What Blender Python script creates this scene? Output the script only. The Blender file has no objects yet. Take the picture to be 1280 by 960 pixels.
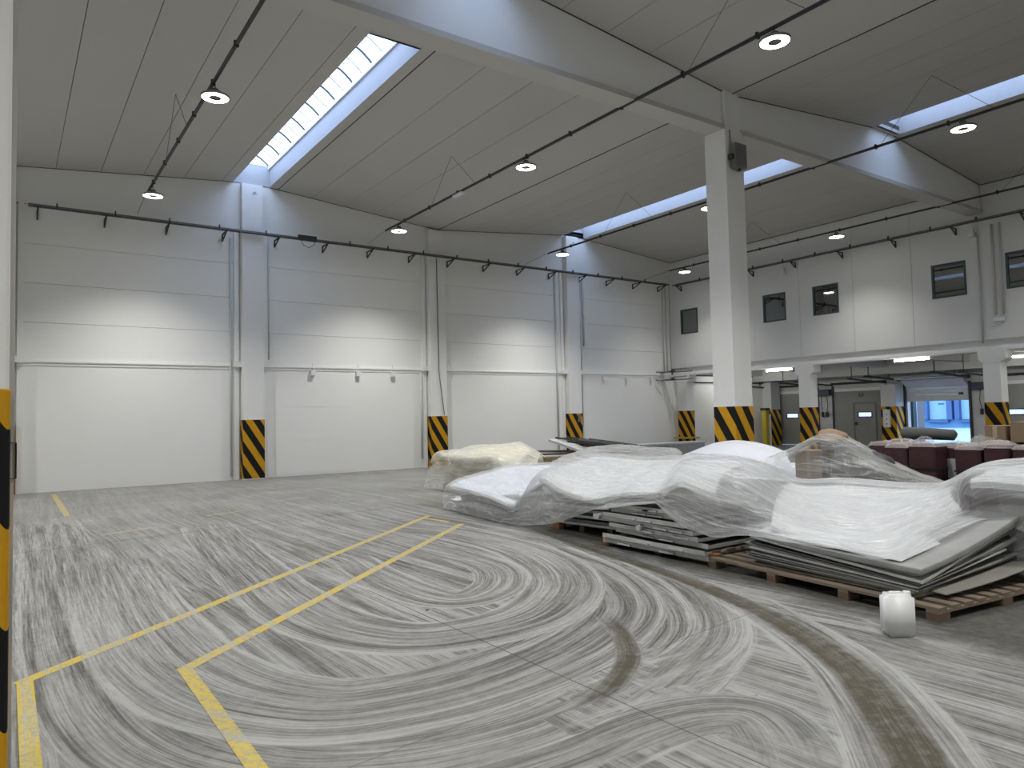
import bpy, bmesh, math, random
import numpy as np
from mathutils import Vector, Matrix

# ------------------------------------------------------------------ camera, world, exposure
SC = bpy.context.scene
COL = SC.collection
cam_d = bpy.data.cameras.new('camera')
cam = bpy.data.objects.new('camera', cam_d)
COL.objects.link(cam)
cam_d.sensor_width = 36.0
cam_d.lens = 901.55 / 1280 * 36
cam_d.clip_start = 0.05
cam_d.clip_end = 400
r_, u_, f_ = (Vector((0.81847166, -0.57409296, -0.02283469)), Vector((-0.0083638, -0.05164486, 0.99863049)),
              Vector((0.57448603, 0.81715977, 0.04707146)))
m_ = Matrix((r_, u_, -f_)).transposed().to_4x4()
m_.translation = Vector((0, 0, 1.6))
cam.matrix_world = m_
SC.camera = cam

W = bpy.data.worlds.new('overcast_evening_sky')
SC.world = W
W.use_nodes = True
bg = W.node_tree.nodes['Background']
bg.inputs['Color'].default_value = (0.52, 0.68, 1.0, 1)
bg.inputs['Strength'].default_value = 2.6

SC.view_settings.view_transform = 'Standard'
SC.view_settings.look = 'None'
SC.view_settings.gamma = 1.0
SC.view_settings.use_curve_mapping = False
SC.view_settings.exposure = 1.0

LAMP_STRENGTH = 12.0     # visible ring
LAMP_WATTS = 660.0        # lensed beam of each ring lamp
TUBE_STRENGTH = 55.0
rnd = random.Random(7)

# ------------------------------------------------------------------ material helpers
def new_mat(name):
    m = bpy.data.materials.new(name)
    m.use_nodes = True
    nt = m.node_tree
    return m, nt, nt.nodes['Principled BSDF']

def simple(name, col, rough=0.7, metal=0.0, var=0.06, scale=3.0, bump=0.0, bscale=40, spec=None):
    m, nt, b = new_mat(name)
    N, L = nt.nodes, nt.links
    tc = N.new('ShaderNodeTexCoord')
    no = N.new('ShaderNodeTexNoise'); no.inputs['Scale'].default_value = scale; no.inputs['Detail'].default_value = 5
    L.new(tc.outputs['Object'], no.inputs['Vector'])
    mx = N.new('ShaderNodeMix'); mx.data_type = 'RGBA'
    mx.inputs['A'].default_value = tuple(c * (1 - var) for c in col) + (1,)
    mx.inputs['B'].default_value = tuple(min(1, c * (1 + var)) for c in col) + (1,)
    L.new(no.outputs['Fac'], mx.inputs['Factor'])
    L.new(mx.outputs['Result'], b.inputs['Base Color'])
    b.inputs['Roughness'].default_value = rough
    b.inputs['Metallic'].default_value = metal
    if spec is not None: b.inputs['Specular IOR Level'].default_value = spec
    if bump:
        n2 = N.new('ShaderNodeTexNoise'); n2.inputs['Scale'].default_value = bscale
        L.new(tc.outputs['Object'], n2.inputs['Vector'])
        bp = N.new('ShaderNodeBump'); bp.inputs['Strength'].default_value = bump; bp.inputs['Distance'].default_value = 0.01
        L.new(n2.outputs['Fac'], bp.inputs['Height']); L.new(bp.outputs['Normal'], b.inputs['Normal'])
    return m

def emis(name, col, s):
    m, nt, b = new_mat(name)
    b.inputs['Base Color'].default_value = (0.8, 0.8, 0.8, 1)
    b.inputs['Emission Color'].default_value = col + (1,)
    b.inputs['Emission Strength'].default_value = s
    return m

class NB:
    """small node-building helper"""
    def __init__(s, nt): s.nt = nt; s.N = nt.nodes; s.L = nt.links
    def m(s, op, a, b=None, c=None, clamp=False):
        n = s.N.new('ShaderNodeMath'); n.operation = op; n.use_clamp = clamp
        for i, v in enumerate((a, b, c)):
            if v is None: continue
            if isinstance(v, (int, float)): n.inputs[i].default_value = v
            else: s.L.new(v, n.inputs[i])
        return n.outputs[0]
    def ramp(s, v, a, b, o0=0.0, o1=1.0):
        n = s.N.new('ShaderNodeMapRange'); n.clamp = True
        n.inputs[1].default_value = a; n.inputs[2].default_value = b
        n.inputs[3].default_value = o0; n.inputs[4].default_value = o1
        s.L.new(v, n.inputs[0]); return n.outputs[0]
    def comb(s, x, y, z=0.0):
        n = s.N.new('ShaderNodeCombineXYZ')
        for i, v in enumerate((x, y, z)):
            if isinstance(v, (int, float)): n.inputs[i].default_value = v
            else: s.L.new(v, n.inputs[i])
        return n.outputs[0]
    def sep(s, v):
        n = s.N.new('ShaderNodeSeparateXYZ'); s.L.new(v, n.inputs[0]); return n.outputs
    def noise(s, vec, scale=1.0, detail=4, rough=0.5, dim='2D'):
        n = s.N.new('ShaderNodeTexNoise'); n.noise_dimensions = dim
        n.inputs['Scale'].default_value = scale; n.inputs['Detail'].default_value = detail
        n.inputs['Roughness'].default_value = rough
        s.L.new(vec, n.inputs['Vector']); return n.outputs['Fac']
    def mixc(s, f, a, b):
        n = s.N.new('ShaderNodeMix'); n.data_type = 'RGBA'
        if isinstance(f, (int, float)): n.inputs['Factor'].default_value = f
        else: s.L.new(f, n.inputs['Factor'])
        for k, v in (('A', a), ('B', b)):
            if isinstance(v, tuple): n.inputs[k].default_value = v + (1,)
            else: s.L.new(v, n.inputs[k])
        return n.outputs['Result']
    def mixf(s, f, a, b):
        n = s.N.new('ShaderNodeMix'); n.data_type = 'FLOAT'
        for k, v in (('Factor', f), ('A', a), ('B', b)):
            if isinstance(v, (int, float)): n.inputs[k].default_value = v
            else: s.L.new(v, n.inputs[k])
        return n.outputs['Result']

# floor: dusty concrete with the sweeping machine's curved passes (flow coordinates come as attributes)
PASSES = [
    ([(5.11, 3.56), (4.84, 2.82), (4.71, 2.22), (4.63, 1.69)], 0.45, 0),
    ([(4.04, 2.50), (4.01, 2.07), (4.00, 1.47), (4.03, 1.15)], 0.38, 0),
    ([(0.63, 15.12), (0.52, 8.36), (0.52, 5.71), (0.64, 4.27), (0.97, 3.52), (1.41, 3.16), (1.97, 3.00), (2.61, 3.03), (3.42, 3.27), (4.24, 3.71), (4.89, 4.54), (5.49, 6.04), (6.12, 7.84)], 0.42, 0),
    ([(1.05, 10.70), (0.91, 6.61), (1.01, 4.93), (1.39, 4.08), (1.95, 3.82), (2.65, 3.84), (3.47, 4.09), (4.24, 4.62), (4.89, 5.74), (5.36, 7.53)], 0.45, 0),
    ([(2.70, 13.10), (2.22, 8.35), (2.08, 6.10), (2.32, 5.03), (2.88, 4.70), (3.69, 4.85), (4.57, 5.67), (5.11, 7.02), (5.18, 8.82), (4.64, 10.60)], 0.38, 0),
    ([(3.35, 8.62), (3.13, 6.78), (3.23, 5.66), (3.81, 5.75), (4.31, 6.51), (4.39, 7.67)], 0.28, 0),
    ([(6.19, 7.42), (5.75, 5.80), (5.14, 4.49), (4.45, 3.67), (3.75, 3.29), (3.10, 3.22)], 0.22, 0),
    ([(2.35, 3.05), (3.04, 3.10), (3.75, 3.10), (4.18, 3.05)], 0.28, 0),
    ([(1.81, 2.64), (2.45, 2.73), (2.99, 2.70), (3.26, 2.49), (3.03, 2.12), (2.67, 1.86)], 0.26, 0),
    ([(4.21, 4.90), (3.75, 4.02), (3.35, 3.52), (2.80, 3.18), (2.20, 2.99)], 0.085, 1),
    ([(5.38, 4.41), (4.89, 3.45), (4.40, 2.67), (3.91, 2.15), (3.35, 1.67), (2.89, 1.34), (2.50, 1.10)], (0.22, 0.34), 0),
    ([(6.43, 9.22), (5.88, 7.05), (5.52, 5.34), (5.21, 4.27), (4.86, 3.42), (4.40, 2.67), (3.91, 2.15), (3.35, 1.67), (2.89, 1.34), (2.50, 1.10)], (0.05, 0.17), 1),
]

NLAY = len(PASSES)
def floor_mat(name, paint=False):
    m, nt, b = new_mat(name)
    q = NB(nt)
    g = q.N.new('ShaderNodeNewGeometry').outputs['Position']
    px, py, pz = q.sep(g)
    warp = q.m('SUBTRACT', q.noise(g, 0.10, 2, 0.4, '3D'), 0.5)
    def streaks(u, v, seed):
        a = q.noise(q.comb(u, q.m('MULTIPLY_ADD', v, 0.020, seed)), 11.0, 6, 0.74)
        e = q.noise(q.comb(q.m('ADD', u, seed), q.m('MULTIPLY', v, 0.022)), 58.0, 3, 0.7)
        c = q.noise(q.comb(q.m('ADD', u, seed), q.m('MULTIPLY', v, 0.13)), 2.4, 3, 0.6)
        s = q.m('ADD', q.m('MULTIPLY', q.ramp(a, 0.415, 0.585), 0.44), q.m('MULTIPLY', q.ramp(e, 0.40, 0.60), 0.36))
        return q.m('ADD', s, q.m('MULTIPLY', q.ramp(c, 0.32, 0.68), 0.24))
    ub = q.m('ADD', px, q.m('MULTIPLY', warp, 1.2))
    cur = streaks(ub, py, 3.1)
    # dust thins out towards the far wall and the right
    far = q.ramp(py, 9.0, 16.0)
    cur = q.mixf(far, cur, q.m('MULTIPLY_ADD', cur, 0.40, 0.30))
    # general dust cloudiness
    cloud = q.noise(g, 0.55, 4, 0.6, '3D')
    cur = q.m('ADD', cur, q.ramp(cloud, 0.3, 0.7, -0.14, 0.14))
    bare = None
    for i in (2, 1, 0):        # slot 2 lies under slot 1, that under slot 0
        at = q.N.new('ShaderNodeAttribute'); at.attribute_name = 'pass%d' % i
        u, v, w = q.sep(at.outputs['Vector'])
        fa = q.N.new('ShaderNodeAttribute'); fa.attribute_name = 'fade%d' % i; fade = fa.outputs['Fac']
        dk = q.m('GREATER_THAN', v, 500.0)
        ed = q.noise(q.comb(q.m('MULTIPLY', u, 6.0), q.m('MULTIPLY', v, 0.6)), 2.0, 4, 0.65)
        wl = q.ramp(q.m('ADD', w, q.m('MULTIPLY', q.m('SUBTRACT', ed, 0.5), 0.8)), 0.36, 0.58)
        wn = q.m('MULTIPLY', wl, q.ramp(q.m('ADD', fade, q.m('MULTIPLY', q.m('SUBTRACT', ed, 0.5), 0.9)), 0.3, 0.6))
        s = streaks(u, v, 11.3)
        bl = q.ramp(q.noise(g, 5.0, 5, 0.75, '3D'), 0.42, 0.72)
        s = q.mixf(dk, s, q.m('ADD', q.m('MULTIPLY_ADD', s, 0.34, -0.20), q.m('MULTIPLY', bl, 0.30)))
        rim = q.m('MULTIPLY', q.ramp(w, 0.10, 0.42), q.ramp(w, 0.9, 0.5))
        s = q.m('ADD', s, q.m('MULTIPLY', rim, 0.38))
        cur = q.mixf(wn, cur, s)
        k = q.m('MULTIPLY', wn, dk)
        bare = k if bare is None else q.mixf(wn, bare, k)
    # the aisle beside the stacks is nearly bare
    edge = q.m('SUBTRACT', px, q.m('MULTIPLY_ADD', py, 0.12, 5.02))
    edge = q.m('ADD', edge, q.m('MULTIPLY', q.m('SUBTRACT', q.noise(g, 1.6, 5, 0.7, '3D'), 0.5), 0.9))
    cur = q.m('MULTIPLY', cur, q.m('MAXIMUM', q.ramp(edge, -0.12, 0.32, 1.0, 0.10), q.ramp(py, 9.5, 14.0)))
    blot = q.ramp(q.noise(g, 2.2, 5, 0.7, '3D'), 0.55, 0.75)
    cur = q.m('ADD', cur, q.m('MULTIPLY', blot, 0.12))
    # fine scuffs across the passes
    sc = q.noise(g, 14.0, 5, 0.7, '3D')
    cur = q.m('ADD', cur, q.ramp(sc, 0.35, 0.68, -0.08, 0.10))
    cur = q.m('ADD', cur, 0.0, clamp=True)
    # expansion joint cut in the slab
    def line(p0, p1, hw, d0=None, d1=None):
        dx, dy = p1[0] - p0[0], p1[1] - p0[1]; l = math.hypot(dx, dy); dx /= l; dy /= l
        t = q.m('ADD', q.m('MULTIPLY', q.m('SUBTRACT', px, p0[0]), dx), q.m('MULTIPLY', q.m('SUBTRACT', py, p0[1]), dy))
        s = q.m('ADD', q.m('MULTIPLY', q.m('SUBTRACT', px, p0[0]), -dy), q.m('MULTIPLY', q.m('SUBTRACT', py, p0[1]), dx))
        k = q.m('LESS_THAN', q.m('ABSOLUTE', s), hw)
        k = q.m('MULTIPLY', k, q.m('GREATER_THAN', t, 0.0)); return q.m('MULTIPLY', k, q.m('LESS_THAN', t, l))
    olive = q.noise(g, 0.8, 3, 0.5, '3D')
    dark = q.mixc(q.ramp(olive, 0.35, 0.65), (0.052, 0.051, 0.047), (0.075, 0.069, 0.052))
    light = (0.36, 0.357, 0.342)
    dark = q.mixc(bare, dark, (0.072, 0.062, 0.040))
    col = q.mixc(cur, dark, light)
    if paint:
        worn = q.noise(g, 26.0, 6, 0.75, '3D')
        wf = q.ramp(q.m('SUBTRACT', q.m('MULTIPLY_ADD', cur, -0.45, 0.78), q.m('SUBTRACT', worn, 0.5)), 0.28, 0.62)
        wf = q.m('MULTIPLY', wf, q.ramp(py, 16, 3, 0.55, 1.0))
        yel = q.mixc(cur, (0.56, 0.40, 0.035), (0.56, 0.46, 0.15))
        col = q.mixc(wf, col, yel)
    else:
        j = line((2.83, -3.0), (2.83, 6.5), 0.005)
        j = q.m('MAXIMUM', j, line((-0.5, 11.3), (8.0, 12.6), 0.012))
        j = q.m('MAXIMUM', j, line((0.5, 3.15), (5.2, 3.75), 0.003))
        col = q.mixc(q.m('MULTIPLY', j, 0.7), col, (0.04, 0.038, 0.035))
        spots = q.noise(g, 7.0, 1, 0.4, '3D')
        col = q.mixc(q.ramp(spots, 0.80, 0.82), col, (0.03, 0.03, 0.03))
    q.L.new(col, b.inputs['Base Color'])
    q.L.new(q.mixf(cur, 0.50, 0.74), b.inputs['Roughness'])
    b.inputs['Specular IOR Level'].default_value = 0.35
    bp = q.N.new('ShaderNodeBump'); bp.inputs['Strength'].default_value = 0.15; bp.inputs['Distance'].default_value = 0.004
    q.L.new(cur, bp.inputs['Height']); q.L.new(bp.outputs['Normal'], b.inputs['Normal'])
    return m

def hazard_mat(name, phase=0.0, period=0.68, worn=0.0):
    m, nt, b = new_mat(name); q = NB(nt)
    tc = q.N.new('ShaderNodeTexCoord').outputs['Object']
    x, y, z = q.sep(tc)
    s = q.m('ADD', q.m('MULTIPLY', q.m('SUBTRACT', x, y), 1.6), z)
    s = q.m('FRACT', q.m('ADD', q.m('DIVIDE', s, period), phase + 10))
    k = q.m('GREATER_THAN', s, 0.5)
    n = q.noise(tc, 6.0, 4, 0.6, '3D')
    yel = q.mixc(n, (0.50, 0.255, 0.010), (0.64, 0.34, 0.02))
    q.L.new(q.mixc(k, (0.012, 0.012, 0.013), yel), b.inputs['Base Color'])
    b.inputs['Roughness'].default_value = 0.55; b.inputs['Specular IOR Level'].default_value = 0.15
    return m

def film_mat(name, col=(0.86, 0.87, 0.87), opac=0.62, wr=0.35, bscale=(4.0, 60.0)):
    """thin translucent polythene; u runs along the sheet, v across it"""
    m, nt, b = new_mat(name); q = NB(nt)
    out = q.N['Material Output']
    uv = q.N.new('ShaderNodeAttribute'); uv.attribute_name = 'sheet_uv'
    u, v, w = q.sep(uv.outputs['Vector'])
    wob = q.noise(q.comb(u, v), 0.9, 2, 0.5)
    def crease(cu, cv, sc, warp, wdt, seed):
        n = q.noise(q.comb(q.m('MULTIPLY_ADD', u, cu, seed), q.m('ADD', q.m('MULTIPLY', v, cv), q.m('MULTIPLY', wob, warp))), sc, 2, 0.5)
        return q.ramp(q.m('ABSOLUTE', q.m('SUBTRACT', n, 0.5)), 0.0, wdt, 1.0, 0.0)
    c1 = crease(bscale[0] / 40.0, 1.0, bscale[1] * 0.10, 0.5, 0.035, 1.0)
    c2 = crease(bscale[0] / 50.0, 1.0, bscale[1] * 0.22, 0.4, 0.05, 7.0)
    c3 = crease(0.8, 0.55, 4.5, 1.2, 0.02, 13.0)
    soft = q.noise(q.comb(q.m('MULTIPLY', u, bscale[0] / 12.0), q.m('MULTIPLY', v, 3.0)), 2.2, 4, 0.6)
    cr = q.m('ADD', q.m('MULTIPLY', c1, 0.5), q.m('ADD', q.m('MULTIPLY', c2, 0.3), q.m('MULTIPLY', c3, 0.2)))
    h = q.m('ADD', q.m('MULTIPLY', soft, 1.2), q.m('MULTIPLY', cr, 0.55))
    bp = q.N.new('ShaderNodeBump'); bp.inputs['Strength'].default_value = wr; bp.inputs['Distance'].default_value = 0.02
    q.L.new(h, bp.inputs['Height'])
    op = q.m('ADD', opac, q.m('MULTIPLY', q.m('SUBTRACT', soft, 0.5), 0.55))
    op = q.m('ADD', op, q.m('MULTIPLY', cr, 0.42))
    lw = q.N.new('ShaderNodeLayerWeight'); lw.inputs['Blend'].default_value = 0.35
    op = q.m('ADD', op, q.m('MULTIPLY', lw.outputs['Facing'], 0.22), clamp=True)
    b.inputs['Base Color'].default_value = col + (1,)
    b.inputs['Roughness'].default_value = 0.32
    b.inputs['Specular IOR Level'].default_value = 0.5
    q.L.new(bp.outputs['Normal'], b.inputs['Normal'])
    tl = q.N.new('ShaderNodeBsdfTranslucent'); tl.inputs['Color'].default_value = col + (1,)
    q.L.new(bp.outputs['Normal'], tl.inputs['Normal'])
    m1 = q.N.new('ShaderNodeMixShader'); m1.inputs[0].default_value = 0.18
    q.L.new(b.outputs[0], m1.inputs[1]); q.L.new(tl.outputs[0], m1.inputs[2])
    tr = q.N.new('ShaderNodeBsdfTransparent'); tr.inputs['Color'].default_value = (0.93, 0.94, 0.94, 1)
    m2 = q.N.new('ShaderNodeMixShader')
    q.L.new(op, m2.inputs[0]); q.L.new(tr.outputs[0], m2.inputs[1]); q.L.new(m1.outputs[0], m2.inputs[2])
    q.L.new(m2.outputs[0], out.inputs['Surface'])
    return m

def wood_mat(name, col):
    m, nt, b = new_mat(name); q = NB(nt)
    tc = q.N.new('ShaderNodeTexCoord').outputs['Object']
    x, y, z = q.sep(tc)
    n = q.noise(q.comb(q.m('MULTIPLY', x, 14), q.m('MULTIPLY', y, 1.2), q.m('MULTIPLY', z, 14)), 1.0, 5, 0.6, '3D')
    q.L.new(q.mixc(q.ramp(n, 0.3, 0.7), tuple(c * 0.6 for c in col), col), b.inputs['Base Color'])
    b.inputs['Roughness'].default_value = 0.8
    return m

def glazing_mat():
    m, nt, b = new_mat('polycarbonate'); q = NB(nt); out = q.N['Material Output']
    tl = q.N.new('ShaderNodeBsdfTranslucent'); tl.inputs['Color'].default_value = (0.9, 0.92, 0.95, 1)
    tr = q.N.new('ShaderNodeBsdfTransparent'); tr.inputs['Color'].default_value = (0.95, 0.97, 1, 1)
    mx = q.N.new('ShaderNodeMixShader'); mx.inputs[0].default_value = 0.45
    q.L.new(tr.outputs[0], mx.inputs[1]); q.L.new(tl.outputs[0], mx.inputs[2]); q.L.new(mx.outputs[0], out.inputs['Surface'])
    return m

def pane_mat(name, tint, refl=0.12):
    m, nt, b = new_mat(name); q = NB(nt); out = q.N['Material Output']
    tr = q.N.new('ShaderNodeBsdfTransparent'); tr.inputs['Color'].default_value = tint + (1,)
    gl = q.N.new('ShaderNodeBsdfGlossy'); gl.inputs['Roughness'].default_value = 0.02
    mx = q.N.new('ShaderNodeMixShader'); mx.inputs[0].default_value = refl
    q.L.new(tr.outputs[0], mx.inputs[1]); q.L.new(gl.outputs[0], mx.inputs[2]); q.L.new(mx.outputs[0], out.inputs['Surface'])
    return m

M = dict(
    wall=simple('white_wall_paint', (0.83, 0.832, 0.81), 0.75, var=0.03, scale=0.7, bump=0.08, bscale=25),
    wall2=simple('white_cladding', (0.72, 0.72, 0.70), 0.6, var=0.02, scale=0.5),
    concrete=simple('painted_concrete', (0.80, 0.80, 0.785), 0.7, var=0.03, scale=2, bump=0.06),
    roof=simple('roof_panel_paint', (0.53, 0.515, 0.48), 0.75, var=0.03, scale=0.6),
    roofback=simple('roof_backing', (0.08, 0.078, 0.072), 0.9),
    shaft=simple('skylight_shaft_paint', (0.43, 0.43, 0.44), 0.6, var=0.01),
    galv=simple('dull_galvanised_steel', (0.16, 0.16, 0.155), 0.5, metal=0.4, var=0.2, scale=9),
    dsteel=simple('dark_steel', (0.045, 0.045, 0.047), 0.5, metal=0.3),
    pipe=simple('white_conduit', (0.62, 0.62, 0.60), 0.5),
    greybox=simple('grey_enclosure', (0.16, 0.155, 0.145), 0.5),
    wframe=simple('teal_window_frame', (0.05, 0.085, 0.09), 0.45),
    dark=simple('dark_room', (0.10, 0.12, 0.12), 0.9),
    office=simple('office_wall', (0.25, 0.28, 0.28), 0.9),
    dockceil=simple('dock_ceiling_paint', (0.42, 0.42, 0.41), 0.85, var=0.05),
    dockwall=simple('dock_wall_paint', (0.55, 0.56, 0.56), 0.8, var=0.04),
    doorgrey=simple('grey_sectional_door', (0.26, 0.26, 0.245), 0.55, var=0.04),
    doorwhite=simple('pale_sectional_door', (0.55, 0.56, 0.57), 0.5, var=0.03),
    yellowsteel=simple('yellow_steel', (0.45, 0.36, 0.03), 0.5, var=0.15, scale=20),
    navy=simple('navy_plastic', (0.02, 0.025, 0.06), 0.5),
    white=simple('white_plastic', (0.78, 0.79, 0.80), 0.4, var=0.02),
    can=simple('milky_polythene', (0.85, 0.86, 0.86), 0.35, var=0.03, scale=8),
    board=simple('white_foam_sheet', (0.76, 0.76, 0.76), 0.8, var=0.03, scale=2),
    boardblue=simple('bluish_white_cover', (0.84, 0.87, 0.95), 0.6, var=0.04, scale=2, bump=0.3, bscale=7),
    cream=simple('cream_foam', (0.72, 0.68, 0.55), 0.9, var=0.15, scale=5, bump=0.5, bscale=9),
    sheetg=simple('grey_sheet', (0.31, 0.31, 0.30), 0.5, metal=0.1, var=0.25, scale=5),
    sheetd=simple('dark_grey_sheet', (0.15, 0.15, 0.148), 0.6, var=0.3, scale=6),
    sheetb=simple('beige_grey_sheet', (0.30, 0.29, 0.25), 0.7, var=0.15, scale=4),
    sheetw=simple('dusty_pale_sheet', (0.50, 0.51, 0.51), 0.5, metal=0.1, var=0.25, scale=6),
    wood=wood_mat('pallet_wood', (0.25, 0.195, 0.14)),
    woodd=wood_mat('old_dark_wood', (0.16, 0.11, 0.075)),
    orange=wood_mat('orange_block_wood', (0.30, 0.13, 0.045)),
    carton=simple('brown_cardboard', (0.25, 0.18, 0.115), 0.85, var=0.06),
    cartonl=simple('pale_cardboard', (0.33, 0.26, 0.19), 0.85, var=0.06),
    paper=simple('brown_paper', (0.26, 0.175, 0.115), 0.8, var=0.12, scale=10, bump=0.6, bscale=14),
    tape=simple('packing_tape', (0.42, 0.33, 0.22), 0.4),
    maroon=simple('maroon_fabric', (0.055, 0.018, 0.024), 0.55, var=0.4, scale=8, bump=0.4, bscale=16),
    blackp=simple('black_plastic', (0.015, 0.015, 0.016), 0.4),
    darkbag=simple('dark_grey_bag', (0.025, 0.028, 0.03), 0.45, bump=0.6, bscale=8),
    mat_=simple('grey_felt_roll', (0.10, 0.105, 0.10), 0.9, var=0.1, scale=20),
    lampbody=simple('lamp_housing', (0.25, 0.25, 0.25), 0.5),
    lamp=emis('led_ring', (1.0, 0.985, 0.93), LAMP_STRENGTH),
    tube=emis('fluorescent_tube', (1.0, 0.99, 0.95), TUBE_STRENGTH),
    yard=simple('daylight_blue_yard_concrete', (0.20, 0.29, 0.36), 0.9),  # yard and opposite building: blue of the daylight put into their colours
    facade=simple('daylight_blue_facade', (0.08, 0.19, 0.33), 0.8),
    facaded=simple('daylight_blue_dock_seal', (0.04, 0.09, 0.20), 0.8),
    gdoor=simple('daylight_blue_dock_door', (0.17, 0.31, 0.42), 0.6),
    glazing=glazing_mat(),
    pane=pane_mat('office_pane', (0.35, 0.45, 0.46), 0.30),
    dpane=glazing_mat(),
    film=film_mat('clear_polythene', (0.80, 0.805, 0.81), 0.29, 0.8),
    film2=film_mat('creased_polythene', (0.80, 0.805, 0.81), 0.36, 1.0, (2.0, 80.0)),
    filmy=film_mat('cream_polythene', (0.88, 0.86, 0.76), 0.40, 0.6),
    filmt=film_mat('thin_polythene', (0.80, 0.79, 0.76), 0.15, 0.9, (4, 50)),
    filmw=film_mat('white_polythene', (0.84, 0.86, 0.93), 0.93, 0.5),
    wrapw=film_mat('wrap_scraps', (0.80, 0.74, 0.70), 0.12, 0.8),
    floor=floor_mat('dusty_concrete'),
    paint=floor_mat('worn_yellow_paint', True),
)
HAZ = [hazard_mat('hazard_stripes_%s' % c, ph) for c, ph in zip('abcd', (0.0, 0.3, 0.55, 0.8))]

# ------------------------------------------------------------------ mesh helpers
class MB:
    def __init__(s): s.v = []; s.f = []
    def add(s, vs, fs):
        o = len(s.v); s.v += [tuple(p) for p in vs]; s.f += [tuple(o + i for i in f) for f in fs]; return s
    def hexa(s, p):   # 8 corners: bottom 4 (ccw), top 4
        return s.add(p, [(3, 2, 1, 0), (4, 5, 6, 7), (0, 1, 5, 4), (1, 2, 6, 5), (2, 3, 7, 6), (3, 0, 4, 7)])
    def box(s, x0, x1, y0, y1, z0, z1):
        return s.hexa([(x0, y0, z0), (x1, y0, z0), (x1, y1, z0), (x0, y1, z0), (x0, y0, z1), (x1, y0, z1), (x1, y1, z1), (x0, y1, z1)])
    def rbox(s, x0, x1, y0, y1, z0, z1, r=0.01, seg=3):
        """box with rounded vertical edges and a small top chamfer"""
        pts = []
        for cx, cy, a0 in ((x1 - r, y1 - r, 0), (x0 + r, y1 - r, 90), (x0 + r, y0 + r, 180), (x1 - r, y0 + r, 270)):
            for k in range(seg + 1):
                a = math.radians(a0 + 90 * k / seg); pts.append((cx + r * math.cos(a), cy + r * math.sin(a)))
        cx, cy = (x0 + x1) / 2, (y0 + y1) / 2
        c = min(r, (z1 - z0) / 3); kx = 1 - c / max(1e-6, (x1 - x0) / 2); ky = 1 - c / max(1e-6, (y1 - y0) / 2)
        rings = [[(cx + (x - cx) * kx, cy + (y - cy) * ky, z0) for x, y in pts], [(x, y, z0 + c) for x, y in pts],
                 [(x, y, z1 - c) for x, y in pts], [(cx + (x - cx) * kx, cy + (y - cy) * ky, z1) for x, y in pts]]
        n = len(pts); vs = [p for r0 in rings for p in r0]; fs = [tuple(reversed(range(n))), tuple(3 * n + i for i in range(n))]
        for k in range(3):
            for i in range(n):
                j = (i + 1) % n; fs.append((k * n + i, k * n + j, (k + 1) * n + j, (k + 1) * n + i))
        return s.add(vs, fs)
    def tube(s, pts, r, n=8, cap=True):
        P = [Vector(p) for p in pts]; rings = []
        up0 = Vector((0, 0, 1))
        for i, p in enumerate(P):
            d = (P[min(i + 1, len(P) - 1)] - P[max(i - 1, 0)]).normalized()
            up = up0 if abs(d.z) < 0.95 else Vector((1, 0, 0))
            a = d.cross(up).normalized(); b = a.cross(d)
            rr = r[i] if isinstance(r, (list, tuple)) else r
            rings.append([p + (a * math.cos(t) + b * math.sin(t)) * rr for t in [2 * math.pi * k / n for k in range(n)]])
        fs = []
        for i in range(len(P) - 1):
            for k in range(n):
                j = (k + 1) % n; fs.append((i * n + k, i * n + j, (i + 1) * n + j, (i + 1) * n + k))
        if cap: fs += [tuple(reversed(range(n))), tuple((len(P) - 1) * n + k for k in range(n))]
        return s.add([p for r0 in rings for p in r0], fs)
    def bar(s, a, b, w, h):
        """rectangular bar from a to b, width w (horizontal), height h"""
        A, B = Vector(a), Vector(b); d = (B - A).normalized(); up = Vector((0, 0, 1)) if abs(d.z) < 0.95 else Vector((1, 0, 0))
        sd = d.cross(up).normalized() * w / 2; uu = sd.cross(d).normalized() * h / 2
        return s.hexa([A - sd - uu, A + sd - uu, B + sd - uu, B - sd - uu, A - sd + uu, A + sd + uu, B + sd + uu, B - sd + uu])
    def lathe(s, prof, n=24, c=(0, 0)):
        """profile of (radius, z)"""
        vs = [(c[0] + r * math.cos(2 * math.pi * k / n), c[1] + r * math.sin(2 * math.pi * k / n), z) for r, z in prof for k in range(n)]
        fs = []
        for i in range(len(prof) - 1):
            for k in range(n):
                j = (k + 1) % n; fs.append((i * n + k, i * n + j, (i + 1) * n + j, (i + 1) * n + k))
        return s.add(vs, fs)

def obj(name, mb, mat, parent=None, smooth=False, loc=None, fix=True):
    me = bpy.data.meshes.new(name)
    me.from_pydata(mb.v, [], mb.f)
    if fix:
        bm = bmesh.new(); bm.from_mesh(me); bmesh.ops.recalc_face_normals(bm, faces=bm.faces); bm.to_mesh(me); bm.free()
    me.materials.append(mat)
    if smooth: me.polygons.foreach_set('use_smooth', [True] * len(me.polygons))
    o = bpy.data.objects.new(name, me); COL.objects.link(o)
    if parent: o.parent = parent
    if loc: o.location = loc
    return o

def tag(o, label=None, cat=None, group=None, kind=None):
    if label: o['label'] = label
    if cat: o['category'] = cat
    if group: o['group'] = group
    if kind: o['kind'] = kind
    return o

def thing(name, label, cat, loc=(0, 0, 0), rz=0.0, group=None):
    o = bpy.data.objects.new(name, None); COL.objects.link(o)
    o.location = loc; o.rotation_euler = (0, 0, rz); o.empty_display_size = 0.2
    return tag(o, label, cat, group)

def struct(name, mb, mat, label=None, **k):
    o = obj(name, mb, mat, **k); o['kind'] = 'structure'
    if label: o['label'] = label
    return o

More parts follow.
